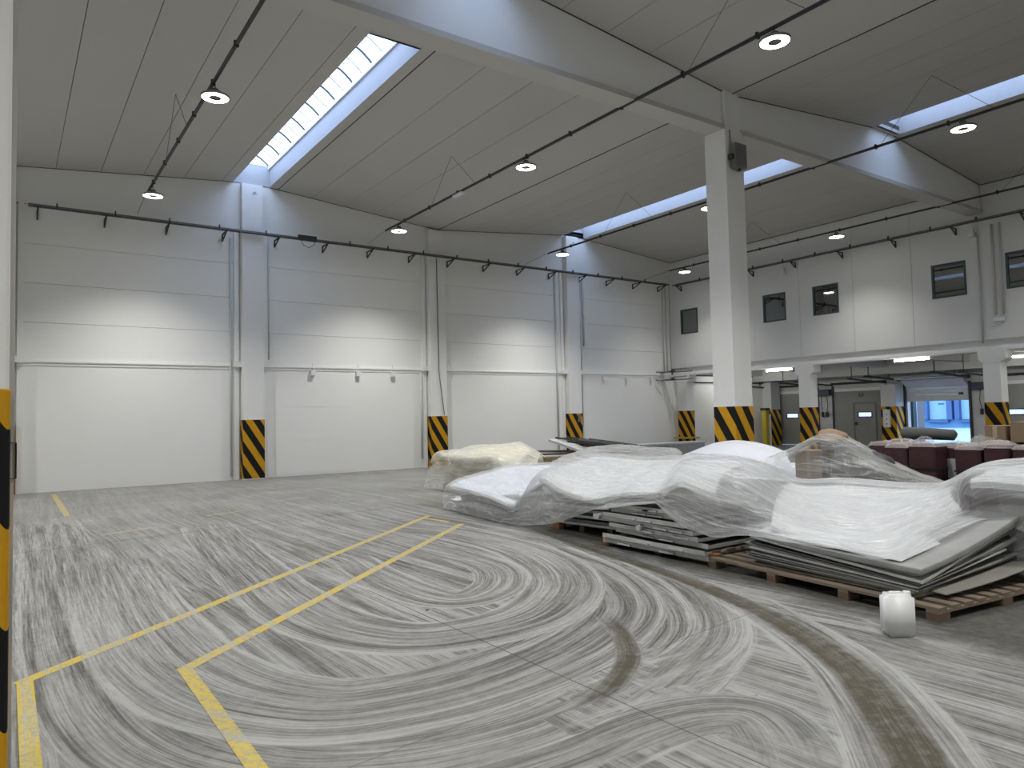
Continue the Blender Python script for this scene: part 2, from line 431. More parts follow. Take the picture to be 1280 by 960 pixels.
def copy_tree(o, parent=None):
    c = o.copy(); COL.objects.link(c)
    if parent: c.parent = parent
    for ch in list(o.children): copy_tree(ch, c)
    return c

def B(*a): return MB().box(*a)
ORD = ['first', 'second', 'third', 'fourth', 'fifth', 'sixth', 'seventh', 'eighth', 'ninth', 'tenth', 'eleventh', 'twelfth', 'thirteenth', 'fourteenth', 'fifteenth', 'sixteenth']

# noise in numpy for modelled folds
def vnoise(x, y, seed=0):
    x = np.asarray(x, float); y = np.asarray(y, float)
    xi = np.floor(x).astype(np.int64); yi = np.floor(y).astype(np.int64); fx = x - xi; fy = y - yi
    fx = fx * fx * (3 - 2 * fx); fy = fy * fy * (3 - 2 * fy)
    def h(a, b):
        n = (a * 374761393 + b * 668265263 + seed * 1274126177) & 0xffffffff
        n = ((n ^ (n >> 13)) * 1103515245) & 0xffffffff
        return ((n ^ (n >> 16)) & 0xffff) / 65535.0
    return (h(xi, yi) * (1 - fx) + h(xi + 1, yi) * fx) * (1 - fy) + (h(xi, yi + 1) * (1 - fx) + h(xi + 1, yi + 1) * fx) * fy
def fbm(x, y, seed=0, o=4):
    s = 0; a = 0.5
    for i in range(o): s = s + a * vnoise(x * 2 ** i, y * 2 ** i, seed + i); a *= 0.5
    return s

# ------------------------------------------------------------------ floor
def catmull(P, n=24):
    P = [np.array(p, float) for p in P]; P = [2 * P[0] - P[1]] + P + [2 * P[-1] - P[-2]]
    out = []
    for i in range(1, len(P) - 2):
        for k in range(n):
            t = k / n
            out.append(0.5 * (2 * P[i] + (P[i + 1] - P[i - 1]) * t + (2 * P[i - 1] - 5 * P[i] + 4 * P[i + 1] - P[i + 2]) * t * t
                              + (3 * P[i] - P[i - 1] - 3 * P[i + 1] + P[i + 2]) * t ** 3))
    out.append(P[-2]); return np.array(out)

def floor_layers(me):
    """flow coordinates (across, along, weight) of the two uppermost sweeping passes, per face corner"""
    n = len(me.vertices); co = np.empty(n * 3); me.vertices.foreach_get('co', co); co = co.reshape(-1, 3)
    nl = len(me.loops); lv = np.empty(nl, int); me.loops.foreach_get('vertex_index', lv); lf = np.arange(nl) // 4; nf = nl // 4
    slots = np.zeros((3, nl, 3)); fades = np.zeros((3, nl)); used = np.zeros(nf, int)
    for i in reversed(range(len(PASSES))):
        path, hw, dk = PASSES[i]
        P = catmull(path); seg = np.diff(P, axis=0); sl = np.linalg.norm(seg, axis=1); cum = np.concatenate([[0], np.cumsum(sl)])
        T = seg / sl[:, None]; best = np.full(n, 1e9); U = np.zeros(n); V = np.zeros(n)
        idx = np.nonzero((co[:, 0] > P[:, 0].min() - 1) & (co[:, 0] < P[:, 0].max() + 1) & (co[:, 1] > P[:, 1].min() - 1) & (co[:, 1] < P[:, 1].max() + 1))[0]
        if len(idx) == 0: continue
        c = co[idx, :2]
        for k in range(len(seg)):
            d = c - P[k]; t = d @ T[k]; tc = np.clip(t, 0, sl[k]); e = d - tc[:, None] * T[k]
            dist = np.hypot(e[:, 0], e[:, 1]); better = dist < best[idx]
            sgn = np.sign(T[k][0] * d[:, 1] - T[k][1] * d[:, 0])
            ii = idx[better]; best[ii] = dist[better]; U[ii] = (dist * sgn)[better]; V[ii] = (cum[k] + t)[better]
        if isinstance(hw, tuple): hw = hw[0] + (hw[1] - hw[0]) * np.clip(V / cum[-1], 0, 1)
        w = np.clip(0.5 + (hw - np.abs(best)) / (0.10 if dk else 0.16), 0, 1)
        fd = np.clip(V / 1.6, 0, 1) * np.clip((cum[-1] - V) / 1.2, 0, 1)
        w[best > 100] = 0
        fw = (w * (fd > 0))[lv].reshape(-1, 4).max(axis=1) > 0.01
        val = np.stack([U[lv], V[lv] + 23.0 * i + (1000 if dk else 0), w[lv]], 1)
        for s_ in (0, 1, 2):
            m_ = (fw & (used == s_))[lf]; slots[s_][m_] = val[m_]; fades[s_][m_] = fd[lv][m_]
        used[fw] += 1
    for s_ in (0, 1, 2):
        b = me.attributes.new('fade%d' % s_, 'FLOAT', 'CORNER'); b.data.foreach_set('value', fades[s_].astype(np.float32))
        a = me.attributes.new('pass%d' % s_, 'FLOAT_VECTOR', 'CORNER')
        a.data.foreach_set('vector', slots[s_].astype(np.float32).ravel())

def grid_mesh(xs, ys, z):
    mb = MB(); nx, ny = len(xs), len(ys)
    mb.v = [(x, y, z) for y in ys for x in xs]
    mb.f = [(j * nx + i, j * nx + i + 1, (j + 1) * nx + i + 1, (j + 1) * nx + i) for j in range(ny - 1) for i in range(nx - 1)]
    return mb
xs = [-12.6, -6, -3, -1.6] + list(np.arange(-1.5, 7.61, 0.06)) + [9, 12, 18, 24, 31.0]
ys = [-9.3, -4, -1, 0.3] + list(np.arange(0.6, 15.1, 0.06)) + [16, 18, 21.75]
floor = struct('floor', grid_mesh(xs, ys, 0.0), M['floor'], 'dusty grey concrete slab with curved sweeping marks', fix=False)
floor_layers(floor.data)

def strip(p0, p1, w, lab, z=0.002):
    a, b = Vector(p0), Vector(p1); d = (b - a); l = d.length; d.normalize(); s = Vector((-d.y, d.x)) * w / 2
    n = max(2, int(l / 0.15)); mb = MB()
    mb.v = []
    for i in range(n + 1):
        c = a + d * l * i / n
        for t in (-1, -0.33, 0.33, 1): mb.v.append((c.x + s.x * t, c.y + s.y * t, z))
    mb.f = [(i * 4 + k, (i + 1) * 4 + k, (i + 1) * 4 + k + 1, i * 4 + k + 1) for i in range(n) for k in range(3)]
    o = obj('painted_line', mb, M['paint'], floor, fix=False); floor_layers(o.data)
    o['label'] = lab
strip((0.075, 5.585), (5.80, 10.76), 0.10, 'long yellow line running from left corner towards the wrapped stacks')
strip((0.955, 5.18), (5.73, 9.57), 0.10, 'long yellow line nearest the loop of sweeping marks')
strip((0.115, 5.60), (0.11, 1.5), 0.09, 'yellow line running to bottom left corner', 0.003)
strip((0.98, 5.24), (0.96, 1.5), 0.09, 'worn yellow line running to bottom edge', 0.003)
strip((0.97, 20.9), (0.94, 15.5), 0.11, 'short yellow line near the far wall')
strip((0.06, 20.9), (0.03, 15.9), 0.11, 'short yellow line at the far left corner')
strip((5.62, 10.5), (5.69, 9.9), 0.09, 'faded yellow stub beside the wrapped stacks')
for (a, b) in (((1.2, 12.4), (1.9, 12.7)), ((2.9, 13.6), (3.7, 13.9)), ((4.4, 15.0), (5.4, 15.4)), ((5.8, 16.9), (6.8, 17.3))):
    strip(a, b, 0.06, 'faint worn yellow dash')

# ------------------------------------------------------------------ north wall (far left wall)
ZV, ZR = 8.17, 8.70
def zr(x):
    t = (x + 0.2) % 12.4
    if t < 5.6: return ZV + (ZR - ZV) * t / 5.6
    if t <= 6.65: return ZR
    return ZR - (ZR - ZV) * (t - 6.65) / 5.75
YN = 21.75
wn = struct('wall_north', B(-12.6, 31.3, YN + 0.12, YN + 0.4, -0.2, 8.9), M['roofback'], 'long white panelled wall')
ncols = [-12.5, -6.3, -0.14, 5.9, 12.05, 18.1, 23.82, 31.0]
for a, b in zip(ncols[:-1], ncols[1:]):
    obj('wall_panel', B(a + 0.004, b - 0.004, YN, YN + 0.12, 0.0, 3.29), M['wall'], wn)
    top = 4 if b < 24 else 0
    for k in range(top):
        obj('wall_panel', B(a + 0.004, b - 0.004, YN, YN + 0.12, 3.30 + k, 4.292 + k), M['wall'], wn)
# block courses of the infilled patches
for (x0, x1, z1) in ((6.6, 9.05, 2.7), (18.7, 21.0, 2.55)):
    for r in range(int(z1 / 0.5)):
        obj('block_course', B(x0, x1, YN - 0.006, YN + 0.02, 0.05 + r * 0.51, 0.05 + r * 0.51 + 0.5), M['wall'], wn)
# gable beam over the wall
mb = MB()
def gable(mb, x0, x1, y0, y1, zb):
    br = sorted({x0, x1} | {v for k in range(-2, 4) for v in (-0.2 + 12.4 * k, 5.4 + 12.4 * k, 6.45 + 12.4 * k) if x0 < v < x1})
    for a, b in zip(br[:-1], br[1:]):
        mb.hexa([(a, y0, zb), (b, y0, zb), (b, y1, zb), (a, y1, zb), (a, y0, zr(a)), (b, y0, zr(b)), (b, y1, zr(b)), (a, y1, zr(a))])
for i, (a, b, lab) in enumerate(((-12.6, -0.2, 'outside the frame'), (-0.2, 12.03, 'above the far left wall'), (12.07, 23.82, 'above the right half of the long wall'))):
    mb = MB(); gable(mb, a, b, YN - 0.10, YN + 0.11, 7.30)
    g = obj('gable_beam', mb, M['concrete']); tag(g, 'white gabled edge beam %s under the sloping roof' % lab, 'beam')
for i, (a, b) in enumerate(((-12.2, -6.6), (-5.9, -0.45), (0.2, 5.58), (6.22, 11.73), (12.37, 17.78), (18.42, 23.8))):
    struct('trim_%d' % (i + 1), B(a, b, YN - 0.05, YN, 3.28, 3.33).box(a, b, YN - 0.02, YN, 3.20, 3.28), M['wall'])

def hazard_band(x0, x1, y0, y1, z0, z1, parent, mat, e=0.006):
    return obj('hazard_band', B(x0 - e, x1 + e, y0 - e, y1 + e, z0, z1), mat, parent)

ncl = {-6.3: 'outside the frame', -0.14: 'at the left edge of the long wall', 5.9: 'first from the left clear of the near column', 12.05: 'in the middle of the long wall, thin cable down its face', 18.1: 'behind the junk pile, small plates on its stripes'}
for i, x in enumerate((-6.3, -0.14, 5.9, 12.05, 18.1)):
    t = thing('wall_column', 'white wall column with hazard stripes, %s' % ncl[x], 'column', (x, YN - 0.3, 0))
    obj('shaft', B(-0.30, 0.30, 0, 0.3, 0, zr(x) - 0.05 if x in (5.9, 18.1) else 8.1), M['concrete'], t)
    hazard_band(-0.30, 0.30, 0, 0.29, 0.03, 1.72, t, HAZ[i % 4])
    for s in (-1, 1):
        obj('ledge_bracket', B(s * 0.30 - (0.22 if s < 0 else 0), s * 0.30 + (0.22 if s > 0 else 0), 0.10, 0.3, 3.26, 3.42), M['concrete'], t)
        obj('side_fillet', B(s * 0.42 - 0.06, s * 0.42 + 0.06, 0.22, 0.3, 0, 7.4), M['wall'], t)
    if x == 18.1:
        for z in (1.45, 1.62): obj('small_plate', B(0.05, 0.2, -0.03, -0.006, z - 0.06, z + 0.05), M['greybox'], t)
    if x in (5.9, 18.1):
        obj('hook', MB().tube([(0, -0.02, 8.35), (0.05, -0.05, 8.42), (0.1, -0.02, 8.38)], 0.012, 6), M['galv'], t)

# conduits and cables on the north wall
def run(name, pts, r, mat, lab, cat='pipe', group=None):
    o = obj(name, MB().tube(pts, r, 6), mat, smooth=True); tag(o, lab, cat, group); return o
y = YN - 0.04
run('conduit', [(5.33, y, 0.1), (5.33, y, 7.05)], 0.03, M['pipe'], 'white conduit up the wall left of the first striped wall column')
run('conduit', [(6.42, y, 3.5), (6.42, y, 7.25)], 0.025, M['pipe'], 'white conduit right of the first striped wall column')
run('cable', [(12.02, YN - 0.33, 7.1), (12.04, YN - 0.33, 3.2), (12.22, YN - 0.33, 1.75)], 0.014, M['greybox'], 'thin grey cable hanging down the middle wall column', 'cable')
run('conduit', [(11.5, y, 0.3), (11.5, y, 3.2)], 0.03, M['pipe'], 'short white conduit left of the middle wall column')
run('conduit', [(17.40, y, 0.3), (17.40, y, 7.25)], 0.04, M['pipe'], 'white downpipe left of the wall column behind the junk pile')
run('conduit', [(18.64, y, 1.2), (18.64, y, 7.1)], 0.03, M['pipe'], 'thin white conduit just right of the wall column behind the junk pile')
run('conduit', [(18.80, y, 4.4), (18.80, y, 7.1)], 0.04, M['pipe'], 'thick white conduit ending half way up beside the wall column')
run('conduit', [(23.35, y, 3.4), (23.35, y, 7.1)], 0.025, M['pipe'], 'white conduit rising into the corner, left one of the pair')
run('conduit', [(23.55, y, 3.4), (23.55, y, 7.1)], 0.025, M['pipe'], 'white conduit rising into the corner, right one of the pair')
for x, w in ((7.75, 'leftmost'), (9.24, 'middle'), (10.45, 'rightmost')):
    t = thing('wall_socket', 'small white socket box hanging from the wall ledge, %s of the three between columns' % w, 'socket', (x, YN - 0.06, 3.2))
    obj('box', B(-0.07, 0.07, -0.06, 0.05, -0.15, 0.0), M['white'], t); obj('cable_drop', MB().tube([(0, 0.02, 0), (0, 0.02, 0.22)], 0.012, 6), M['pipe'], t)
for x, w in ((19.8, 'left'), (21.1, 'middle'), (22.5, 'right')):
    t = thing('wall_socket', 'tiny white socket box on the ledge near the far corner, %s one' % w, 'socket', (x, YN - 0.06, 3.2))
    obj('box', B(-0.06, 0.06, -0.06, 0.05, -0.14, 0.0), M['white'], t)

# cable trays with brackets along the two walls
def tray(lab, along, a, b, z, off, wally, n):
    t = thing('cable_tray', lab, 'cable tray', (0, 0, 0))
    def P(s, d, zz): return (s, wally - d, zz) if along == 'x' else (wally - d, s, zz)
    for d in (off, off + 0.16):
        m = MB().bar(P(a, d, z), P(b, d, z), 0.02, 0.05); obj('side_rail', m, M['galv'], t)
    m = MB()
    for k in range(int((b - a) / 0.6)):
        s = a + 0.3 + k * 0.6; m.bar(P(s, off, z - 0.02), P(s, off + 0.16, z - 0.02), 0.03, 0.015)
    obj('rungs', m, M['galv'], t)['kind'] = 'stuff'
    m = MB()
    for k, r in enumerate((0.018, 0.014, 0.02)): m.tube([P(a + 0.1, off + 0.04 + k * 0.04, z), P(b - 0.1, off + 0.04 + k * 0.04, z)], r, 5)
    obj('cable_bundle', m, M['dsteel'], t)
    for k in range(n):
        s = a + 0.2 + (b - a - 0.4) * k / (n - 1)
        w0 = 0.02
        m = MB().bar(P(s, 0.0 + w0, z - 0.06), P(s, off + 0.2, z - 0.06), 0.04, 0.03)
        m.bar(P(s, 0.03, z - 0.25), P(s, off + 0.1, z - 0.08), 0.03, 0.03).bar(P(s, 0.03, z - 0.26), P(s, 0.03, z - 0.05), 0.04, 0.03)
        obj('bracket', m, M['dsteel'], t)
    for k in range(int((b - a) / 1.3)):
        s = a + 0.6 + k * 1.3
        obj('clip', MB().bar(P(s, off + 0.17, z - 0.05), P(s, off + 0.17, z + 0.09), 0.05, 0.03), M['dsteel'], t)
    return t
tray('dark steel cable tray on brackets along the long far wall', 'x', 0.42, 23.3, 7.17, 0.36, YN, 16)
tray('dark steel cable tray along the wall above the office windows', 'y', -3.0, 21.2, 7.14, 0.20, 23.82, 14)
obj_ = thing('junction_box', 'dark junction box clipped on the far wall tray beside first column', 'box', (7.45, YN - 0.58, 7.12))
obj('body', B(-0.28, 0.28, 0, 0.08, -0.02, 0.14), M['dsteel'], obj_)
obj('loop_wire', MB().tube([(-0.2, 0.05, 0), (-0.12, 0.05, -0.16), (0.05, 0.05, -0.22), (0.2, 0.05, -0.12), (0.26, 0.05, 0)], 0.01, 5), M['dsteel'], obj_)

# ------------------------------------------------------------------ east wall above the docks
XE = 23.82
wins = {1: (20.18, 21.12), 2: (15.99, 16.98), 3: (13.90, 14.89), 4: (9.80, 10.80), 5: (7.75, 8.74)}
WZ0, WZ1 = 5.02, 6.08
ceil_top = 8.3
we = struct('wall_east', B(XE + 0.09, XE + 0.12, -9.3, 21.75, 3.62, 3.64), M['wall2'], 'white clad wall carrying the office windows above the docks')
seams = [-9.3, -7.0, -4.9, -2.8, -0.7, 1.35, 3.4, 5.4, 7.4, 9.42, 11.4, 13.38, 15.42, 17.4, 19.45, 21.74]
for a, b in zip(seams[:-1], seams[1:]):
    mb = MB(); a2, b2 = a + 0.005, b - 0.005
    cuts = [(max(a2, w0), min(b2, w1)) for w0, w1 in wins.values() if w1 > a2 and w0 < b2]
    if not cuts: mb.box(XE, XE + 0.1, a2, b2, 3.60, ceil_top)
    else:
        mb.box(XE, XE + 0.1, a2, b2, 3.60, WZ0).box(XE, XE + 0.1, a2, b2, WZ1, ceil_top)
        c = a2
        for w0, w1 in sorted(cuts):
            if w0 > c: mb.box(XE, XE + 0.1, c, w0, WZ0, WZ1)
            c = w1
        if c < b2: mb.box(XE, XE + 0.1, c, b2, WZ0, WZ1)
    obj('cladding_panel', mb, M['wall2'], we)
for n, (a, b) in wins.items():
    w = struct('window_%d' % n, B(XE - 0.01, XE + 0.08, a, a + 0.06, WZ0, WZ1).box(XE - 0.01, XE + 0.08, b - 0.06, b, WZ0, WZ1)
               .box(XE - 0.01, XE + 0.08, a + 0.06, b - 0.06, WZ0, WZ0 + 0.06).box(XE - 0.01, XE + 0.08, a + 0.06, b - 0.06, WZ1 - 0.06, WZ1), M['wframe'])
    obj('pane', B(XE + 0.035, XE + 0.042, a + 0.05, b - 0.05, WZ0 + 0.05, WZ1 - 0.05), M['pane'], w)
# rooms behind the office windows
struct('wall_office', B(27.0, 27.1, 4.0, 21.7, 3.7, 7.4).box(XE + 0.15, 27.0, 11.9, 12.0, 3.7, 7.4).box(XE + 0.15, 27.0, 17.7, 17.8, 3.7, 7.4).box(XE + 0.12, 27.0, 4.0, 21.7, 7.3, 7.4)
       .box(XE + 0.15, 27.0, 3.9, 4.0, 3.7, 7.4).box(XE + 0.15, 27.0, 21.6, 21.7, 3.7, 7.4), M['office'])
t = thing('office_cabinet', 'dark cabinet dimly seen through the third office window', 'cabinet', (25.6, 15.3, 3.72))
obj('body', B(-0.3, 0.3, -0.5, 0.5, 0, 2.1), M['dark'], t); obj('door', B(-0.33, -0.3, -0.48, 0.0, 0.05, 2.05), M['greybox'], t)
# services on the east wall
x = XE - 0.03
run('conduit', [(x, 9.43, 3.5), (x, 9.43, 6.75)], 0.03, M['pipe'], 'white downpipe on clad wall just left of the rightmost office window, left one')
run('conduit', [(x, 9.05, 4.3), (x, 9.05, 7.0)], 0.035, M['pipe'], 'white conduit ending at a small box above the right dock column')
run('conduit', [(x, 8.85, 4.3), (x, 8.85, 7.0)], 0.035, M['pipe'], 'white conduit nearest the rightmost office window')
t = thing('sensor_box', 'small white box under the conduits above the right dock column', 'box', (XE - 0.02, 8.95, 4.1))
obj('body', MB().rbox(-0.10, 0, -0.14, 0.14, 0, 0.12), M['white'], t); obj('base', MB().rbox(-0.06, 0, -0.07, 0.07, -0.07, 0), M['white'], t)
for yy, lab in ((16.0, 'between the first office windows'), (9.55, 'above the right dock column')):
    t = thing('wall_speaker', 'small white sounder on the clad wall under the tray, %s' % lab, 'alarm', (XE - 0.02, yy, 6.72))
    obj('body', MB().rbox(-0.14, 0, -0.08, 0.08, 0, 0.14), M['white'], t); obj('arm', B(-0.05, 0, -0.02, 0.02, 0.14, 0.3), M['white'], t)

# ------------------------------------------------------------------ other walls (outside the frame, they bounce the light)
struct('wall_west', B(-12.7, -12.6, -9.3, 21.75, 0, 8.8), M['wall'])
struct('wall_south', B(-12.6, 31.0, -9.5, -9.3, 0, 8.9), M['wall'])

# ------------------------------------------------------------------ ceiling
SKY = [(5.40, 6.45, 12.0, 21.62), (5.40, 6.45, -0.4, 9.15), (17.80, 18.85, 11.85, 21.62), (17.80, 18.85, -0.4, 9.15), (-7.0, -5.95, 12.0, 21.62), (-7.0, -5.95, -0.4, 9.15)]
mb = MB()
def slab(mb, x0, x1, y0, y1, dz0, dz1):
    mb.hexa([(x0, y0, zr(x0) + dz0), (x1, y0, zr(x1) + dz0), (x1, y1, zr(x1) + dz0), (x0, y1, zr(x0) + dz0),
             (x0, y0, zr(x0) + dz1), (x1, y0, zr(x1) + dz1), (x1, y1, zr(x1) + dz1), (x0, y1, zr(x0) + dz1)])
E_ = 1e-4
for x0, x1 in ((-12.59, -7.0), (-5.95, -0.2), (-0.2, 5.4), (6.45, 12.2), (12.2, 17.8), (18.85, 23.95)):
    slab(mb, x0 + E_, x1 - E_, -9.3, 22.1, 0.085, 0.2)
for x0, x1 in ((-7.0, -5.95), (5.4, 6.45), (17.8, 18.85)):
    ysk = sorted((s[2], s[3]) for s in SKY if s[0] == x0); c = -9.3
    for a, b in ysk:
        if a > c: slab(mb, x0 + E_, x1 - E_, c, a, 0.085, 0.2)
        c = b
    slab(mb, x0 + E_, x1 - E_, c, 22.1, 0.085, 0.2)
ceiling = struct('ceiling', mb, M['roofback'], 'grey sloping roof of long concrete panels')
xj = [[-0.2, 1.01, 2.02, 3.04, 4.06, 5.08, 5.4], [6.45, 6.70, 7.75, 8.80, 9.85, 10.95, 12.2]]
for k in (-1, 0, 1):
    for side in xj:
        for a, b in zip(side[:-1], side[1:]):
            a2, b2 = a + 12.4 * k, b + 12.4 * k
            b2 = min(b2, 23.82)
            if a2 > 23.7 or (k == -1 and a2 < -12.6 + 0.0): continue
            for y0, y1 in ((-9.3, 9.45), (9.47, 21.9)):
                m2 = MB(); slab(m2, a2 + 0.006, b2 - 0.006, y0, y1, 0.0, 0.08); obj('ceiling_panel', m2, M['roof'], ceiling)
for x0, x1 in ((-7.0, -5.95), (5.4, 6.45), (17.8, 18.85)):
    ysk = sorted((s[2], s[3]) for s in SKY if s[0] == x0); c = -9.3
    for a, b in ysk + [(21.9, 21.9)]:
        if a - c > 0.05: m2 = MB(); slab(m2, x0, x1, c, a, 0.0, 0.08); obj('ceiling_panel', m2, M['roof'], ceiling)
        c = b
skl = ['long skylight strip with ribbed arched glazing above the long wall at left', 'long skylight strip directly overhead in front of the beam', 'long skylight strip passing behind the big column', 'long skylight strip at the upper right edge', 'skylight over the far left bay', 'skylight over the near left bay']
for i, (x0, x1, y0, y1) in enumerate(SKY):
    t = thing('skylight', skl[i], 'skylight', ((x0 + x1) / 2, y0, ZR)); L_ = y1 - y0; hw = (x1 - x0) / 2
    H = 0.62
    m2 = B(-hw - 0.06, -hw, -0.06, L_ + 0.06, 0, H).box(hw, hw + 0.06, -0.06, L_ + 0.06, 0, H).box(-hw, hw, -0.06, 0, 0, H).box(-hw, hw, L_, L_ + 0.06, 0, H)
    obj('shaft', m2, M['shaft'], t)
    obj('curb', B(-hw, -hw + 0.05, 0, L_, H - 0.1, H).box(hw - 0.05, hw, 0, L_, H - 0.1, H), M['white'], t)
    arc = [(-hw * 1.02 + 2 * hw * 1.02 * k / 10, H + 0.32 * math.sin(math.pi * k / 10)) for k in range(11)]
    for yy in (0.0, L_):
        m2 = MB(); m2.v = [(p[0], yy, p[1]) for p in arc] + [(p[0], yy, H - 0.03) for p in arc]; m2.f = [(k, k + 1, 12 + k, 11 + k) for k in range(10)]
        obj('end_cap', m2, M['glazing'], t)
    n = 9
    for s in range(n):
        a, b = L_ * s / n + 0.01, L_ * (s + 1) / n - 0.01
        m2 = MB(); m2.v = [(p[0], yy, p[1]) for yy in (a, b) for p in arc]; m2.f = [(k, k + 1, 12 + k, 11 + k) for k in range(10)]
        obj('glazing_panel', m2, M['glazing'], t, smooth=True)
    for s in range(2 * n + 1):
        yy = L_ * s / n / 2; big = s % 2 == 0
        obj('rib', MB().tube([(p[0], yy, p[1] - 0.01) for p in arc], 0.035 if big else 0.014, 4), M['galv'], t)

# dark seal lines where the roof panels meet beams, wall and valleys
def seal(pts): obj('joint_seal', MB().tube(pts, 0.011, 5), M['dsteel'], ceiling)
def zline(y, x0, x1):
    xs_ = [x0] + [v for v in (-0.2, 5.4, 6.45, 12.2, 17.8, 18.85) if x0 < v < x1] + [x1]
    return [(x, y, zr(x) - 0.006) for x in xs_]
for y_ in (YN - 0.11, 9.29, 9.63):
    seal(zline(y_, -0.2, 5.38)); seal(zline(y_, 6.47, 17.78)); seal(zline(y_, 18.87, 23.8))
seal([(12.2, -9, ZV - 0.004), (12.2, 21.6, ZV - 0.004)])
seal([(6.7, 9.7, zr(6.7) - 0.004), (6.7, 21.6, zr(6.7) - 0.004)])
seal([(23.8, -9, zr(23.8) - 0.01), (23.8, 21.6, zr(23.8) - 0.01)])
# ------------------------------------------------------------------ beams and free columns
YB0, YB1 = 9.25, 9.67
for x0, x1, lab in ((-12.6, -0.25, 'left of the camera'), (0.3 - 0.5, 11.93, 'crossing overhead from upper left to the big column'), (12.42, 23.80, 'running from the big column to the dock wall')):
    t = thing('roof_beam', 'deep white concrete roof beam %s' % lab, 'beam', (0, 0, 0))
    m2 = MB(); gable(m2, x0, x1, YB0 + 0.05, YB1 - 0.05, 7.50); obj('web', m2, M['concrete'], t)
    obj('bottom_flange', B(x0, x1, YB0, YB1, 7.38, 7.48), M['roof'], t)  # greyer than the web: shade of the soffit put into its colour
    for yy in (YB0 + 0.045, YB1 - 0.045): obj('edge_seam', MB().bar((x0, yy, 7.49), (x1, yy, 7.49), 0.012, 0.02), M['greybox'], t)
t = thing('big_column', 'tall free-standing square column with broad hazard stripes and grey speaker box', 'column', (11.88, 9.20, 0))
obj('shaft', B(0, 0.56, 0, 0.52, 0, 7.37), M['concrete'], t)
obj('upper_shaft', B(0.07, 0.52, 0.03, 0.49, 7.37, 8.2), M['concrete'], t)
hazard_band(0, 0.56, 0, 0.52, 0.0, 1.73, t, HAZ[0])
t = thing('speaker_box', 'grey box speaker bolted high on the big column', 'speaker', (12.16, 9.18, 6.55))
obj('body', MB().rbox(-0.20, 0.16, -0.16, -0.02, 0, 0.50), M['greybox'], t)
obj('front_plate', B(-0.14, 0.12, -0.175, -0.16, 0.05, 0.45), M['galv'], t); obj('bracket', B(-0.27, -0.20, -0.12, -0.02, 0.16, 0.26), M['dsteel'], t)
obj('cable_gland', MB().tube([(0.0, -0.09, 0.0), (0.0, -0.09, -0.05)], 0.03, 8), M['blackp'], t)
run('cable', [(12.02, 9.19, 7.36), (12.0, 9.17, 7.2), (12.02, 9.17, 7.06)], 0.012, M['greybox'], 'short grey cable above the speaker box on the big column', 'cable')

t = thing('near_column', 'white column with hazard stripes cut by the left edge of frame', 'column', (-0.565, 3.02, 0))
obj('shaft', MB().rbox(0, 0.575, 0, 0.56, 0, 7.4, 0.02), M['concrete'], t)
obj('hazard_band', MB().rbox(-0.005, 0.580, -0.005, 0.565, 0, 1.755, 0.02), HAZ[3], t)
obj('shade_strip', B(0.30, 0.594, 0.56, 0.60, 0, 7.4), M['roof'], t)  # added grey strip stands for the column's side in shade
obj('edge_bracket', MB().tube([(0.570, 0.553, 1.40), (0.601, 0.553, 1.40), (0.601, 0.553, 1.545), (0.570, 0.553, 1.545)], 0.004, 6), M['dsteel'], t)

# ------------------------------------------------------------------ dock bay: beam, columns, ceiling, outer wall, doors
t = thing('dock_beam', 'white beam under the clad wall along the dock openings', 'beam', (0, 0, 0))
obj('web', B(XE + 0.10, XE + 0.50, -9.3, 21.74, 3.32, 3.60), M['concrete'], t)
obj('lower_lip', B(XE + 0.03, XE + 0.50, -9.3, 21.74, 3.27, 3.34), M['concrete'], t)
dl = ['in the far corner with a yellow foot guard', 'right of the big column', 'at the right behind the cartons', 'added fill deeper in, beyond the right edge']
for i, yc in enumerate((20.95, 15.15, 9.03, 2.9)):
    t = thing('dock_column', 'white dock column with hazard stripes %s' % dl[i], 'column', (XE + 0.02, yc, 0))
    dy = 0.5 if i == 0 else 0.46
    obj('shaft', B(0, 0.46, 0, dy, 0, 3.02), M['concrete'], t)
    obj('shaft_head', B(-0.012, 0.46, -0.16, dy + 0.12, 3.02, 3.268), M['concrete'], t); obj('shaft_taper', MB().hexa([(-0.006, -0.01, 2.92), (0.46, -0.01, 2.92), (0.46, dy + 0.01, 2.92), (-0.006, dy + 0.01, 2.92), (-0.010, -0.155, 3.02), (0.46, -0.155, 3.02), (0.46, dy + 0.115, 3.02), (-0.010, dy + 0.115, 3.02)]), M['concrete'], t)
    hazard_band(0, 0.46, 0, dy, 0.0, 1.74, t, HAZ[(i + 2) % 4])
    if i == 0: obj('foot_guard', B(-0.2, 0.55, -0.18, dy + 0.15, 0.0, 0.16).box(-0.2, 0.55, -0.18, dy + 0.15, 0.55, 0.62), M['yellowsteel'], t)

XO = 31.0
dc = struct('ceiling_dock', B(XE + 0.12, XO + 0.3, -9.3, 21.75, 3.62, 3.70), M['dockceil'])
for i, yc in enumerate((21.3, 18.3, 15.4, 12.3, 9.2, 6.2)):
    obj('cross_beam', B(XE + 0.51, XO, yc - 0.15, yc + 0.15, 3.32, 3.62), M['dockceil'], dc)
obj('lintel_beam', B(29.4, 29.8, 4, 21.7, 3.05, 3.62), M['dockceil'], dc)
DO = [(19.35, 21.55), (16.17, 18.50), (12.86, 15.26), (9.55, 11.85)]
DT = 2.55
mb = MB(); c = 4.0
for a, b in sorted(DO):
    mb.box(XO, XO + 0.25, c, a, 0, 3.62); mb.box(XO, XO + 0.25, a, b, DT, 3.62); c = b
mb.box(XO, XO + 0.25, c, 21.75, 0, 3.62).box(XO, XO + 0.25, -9.3, 4.0, 0, 3.62)
struct('wall_outer', mb, M['dockwall'], 'white outer wall with the dock doors')
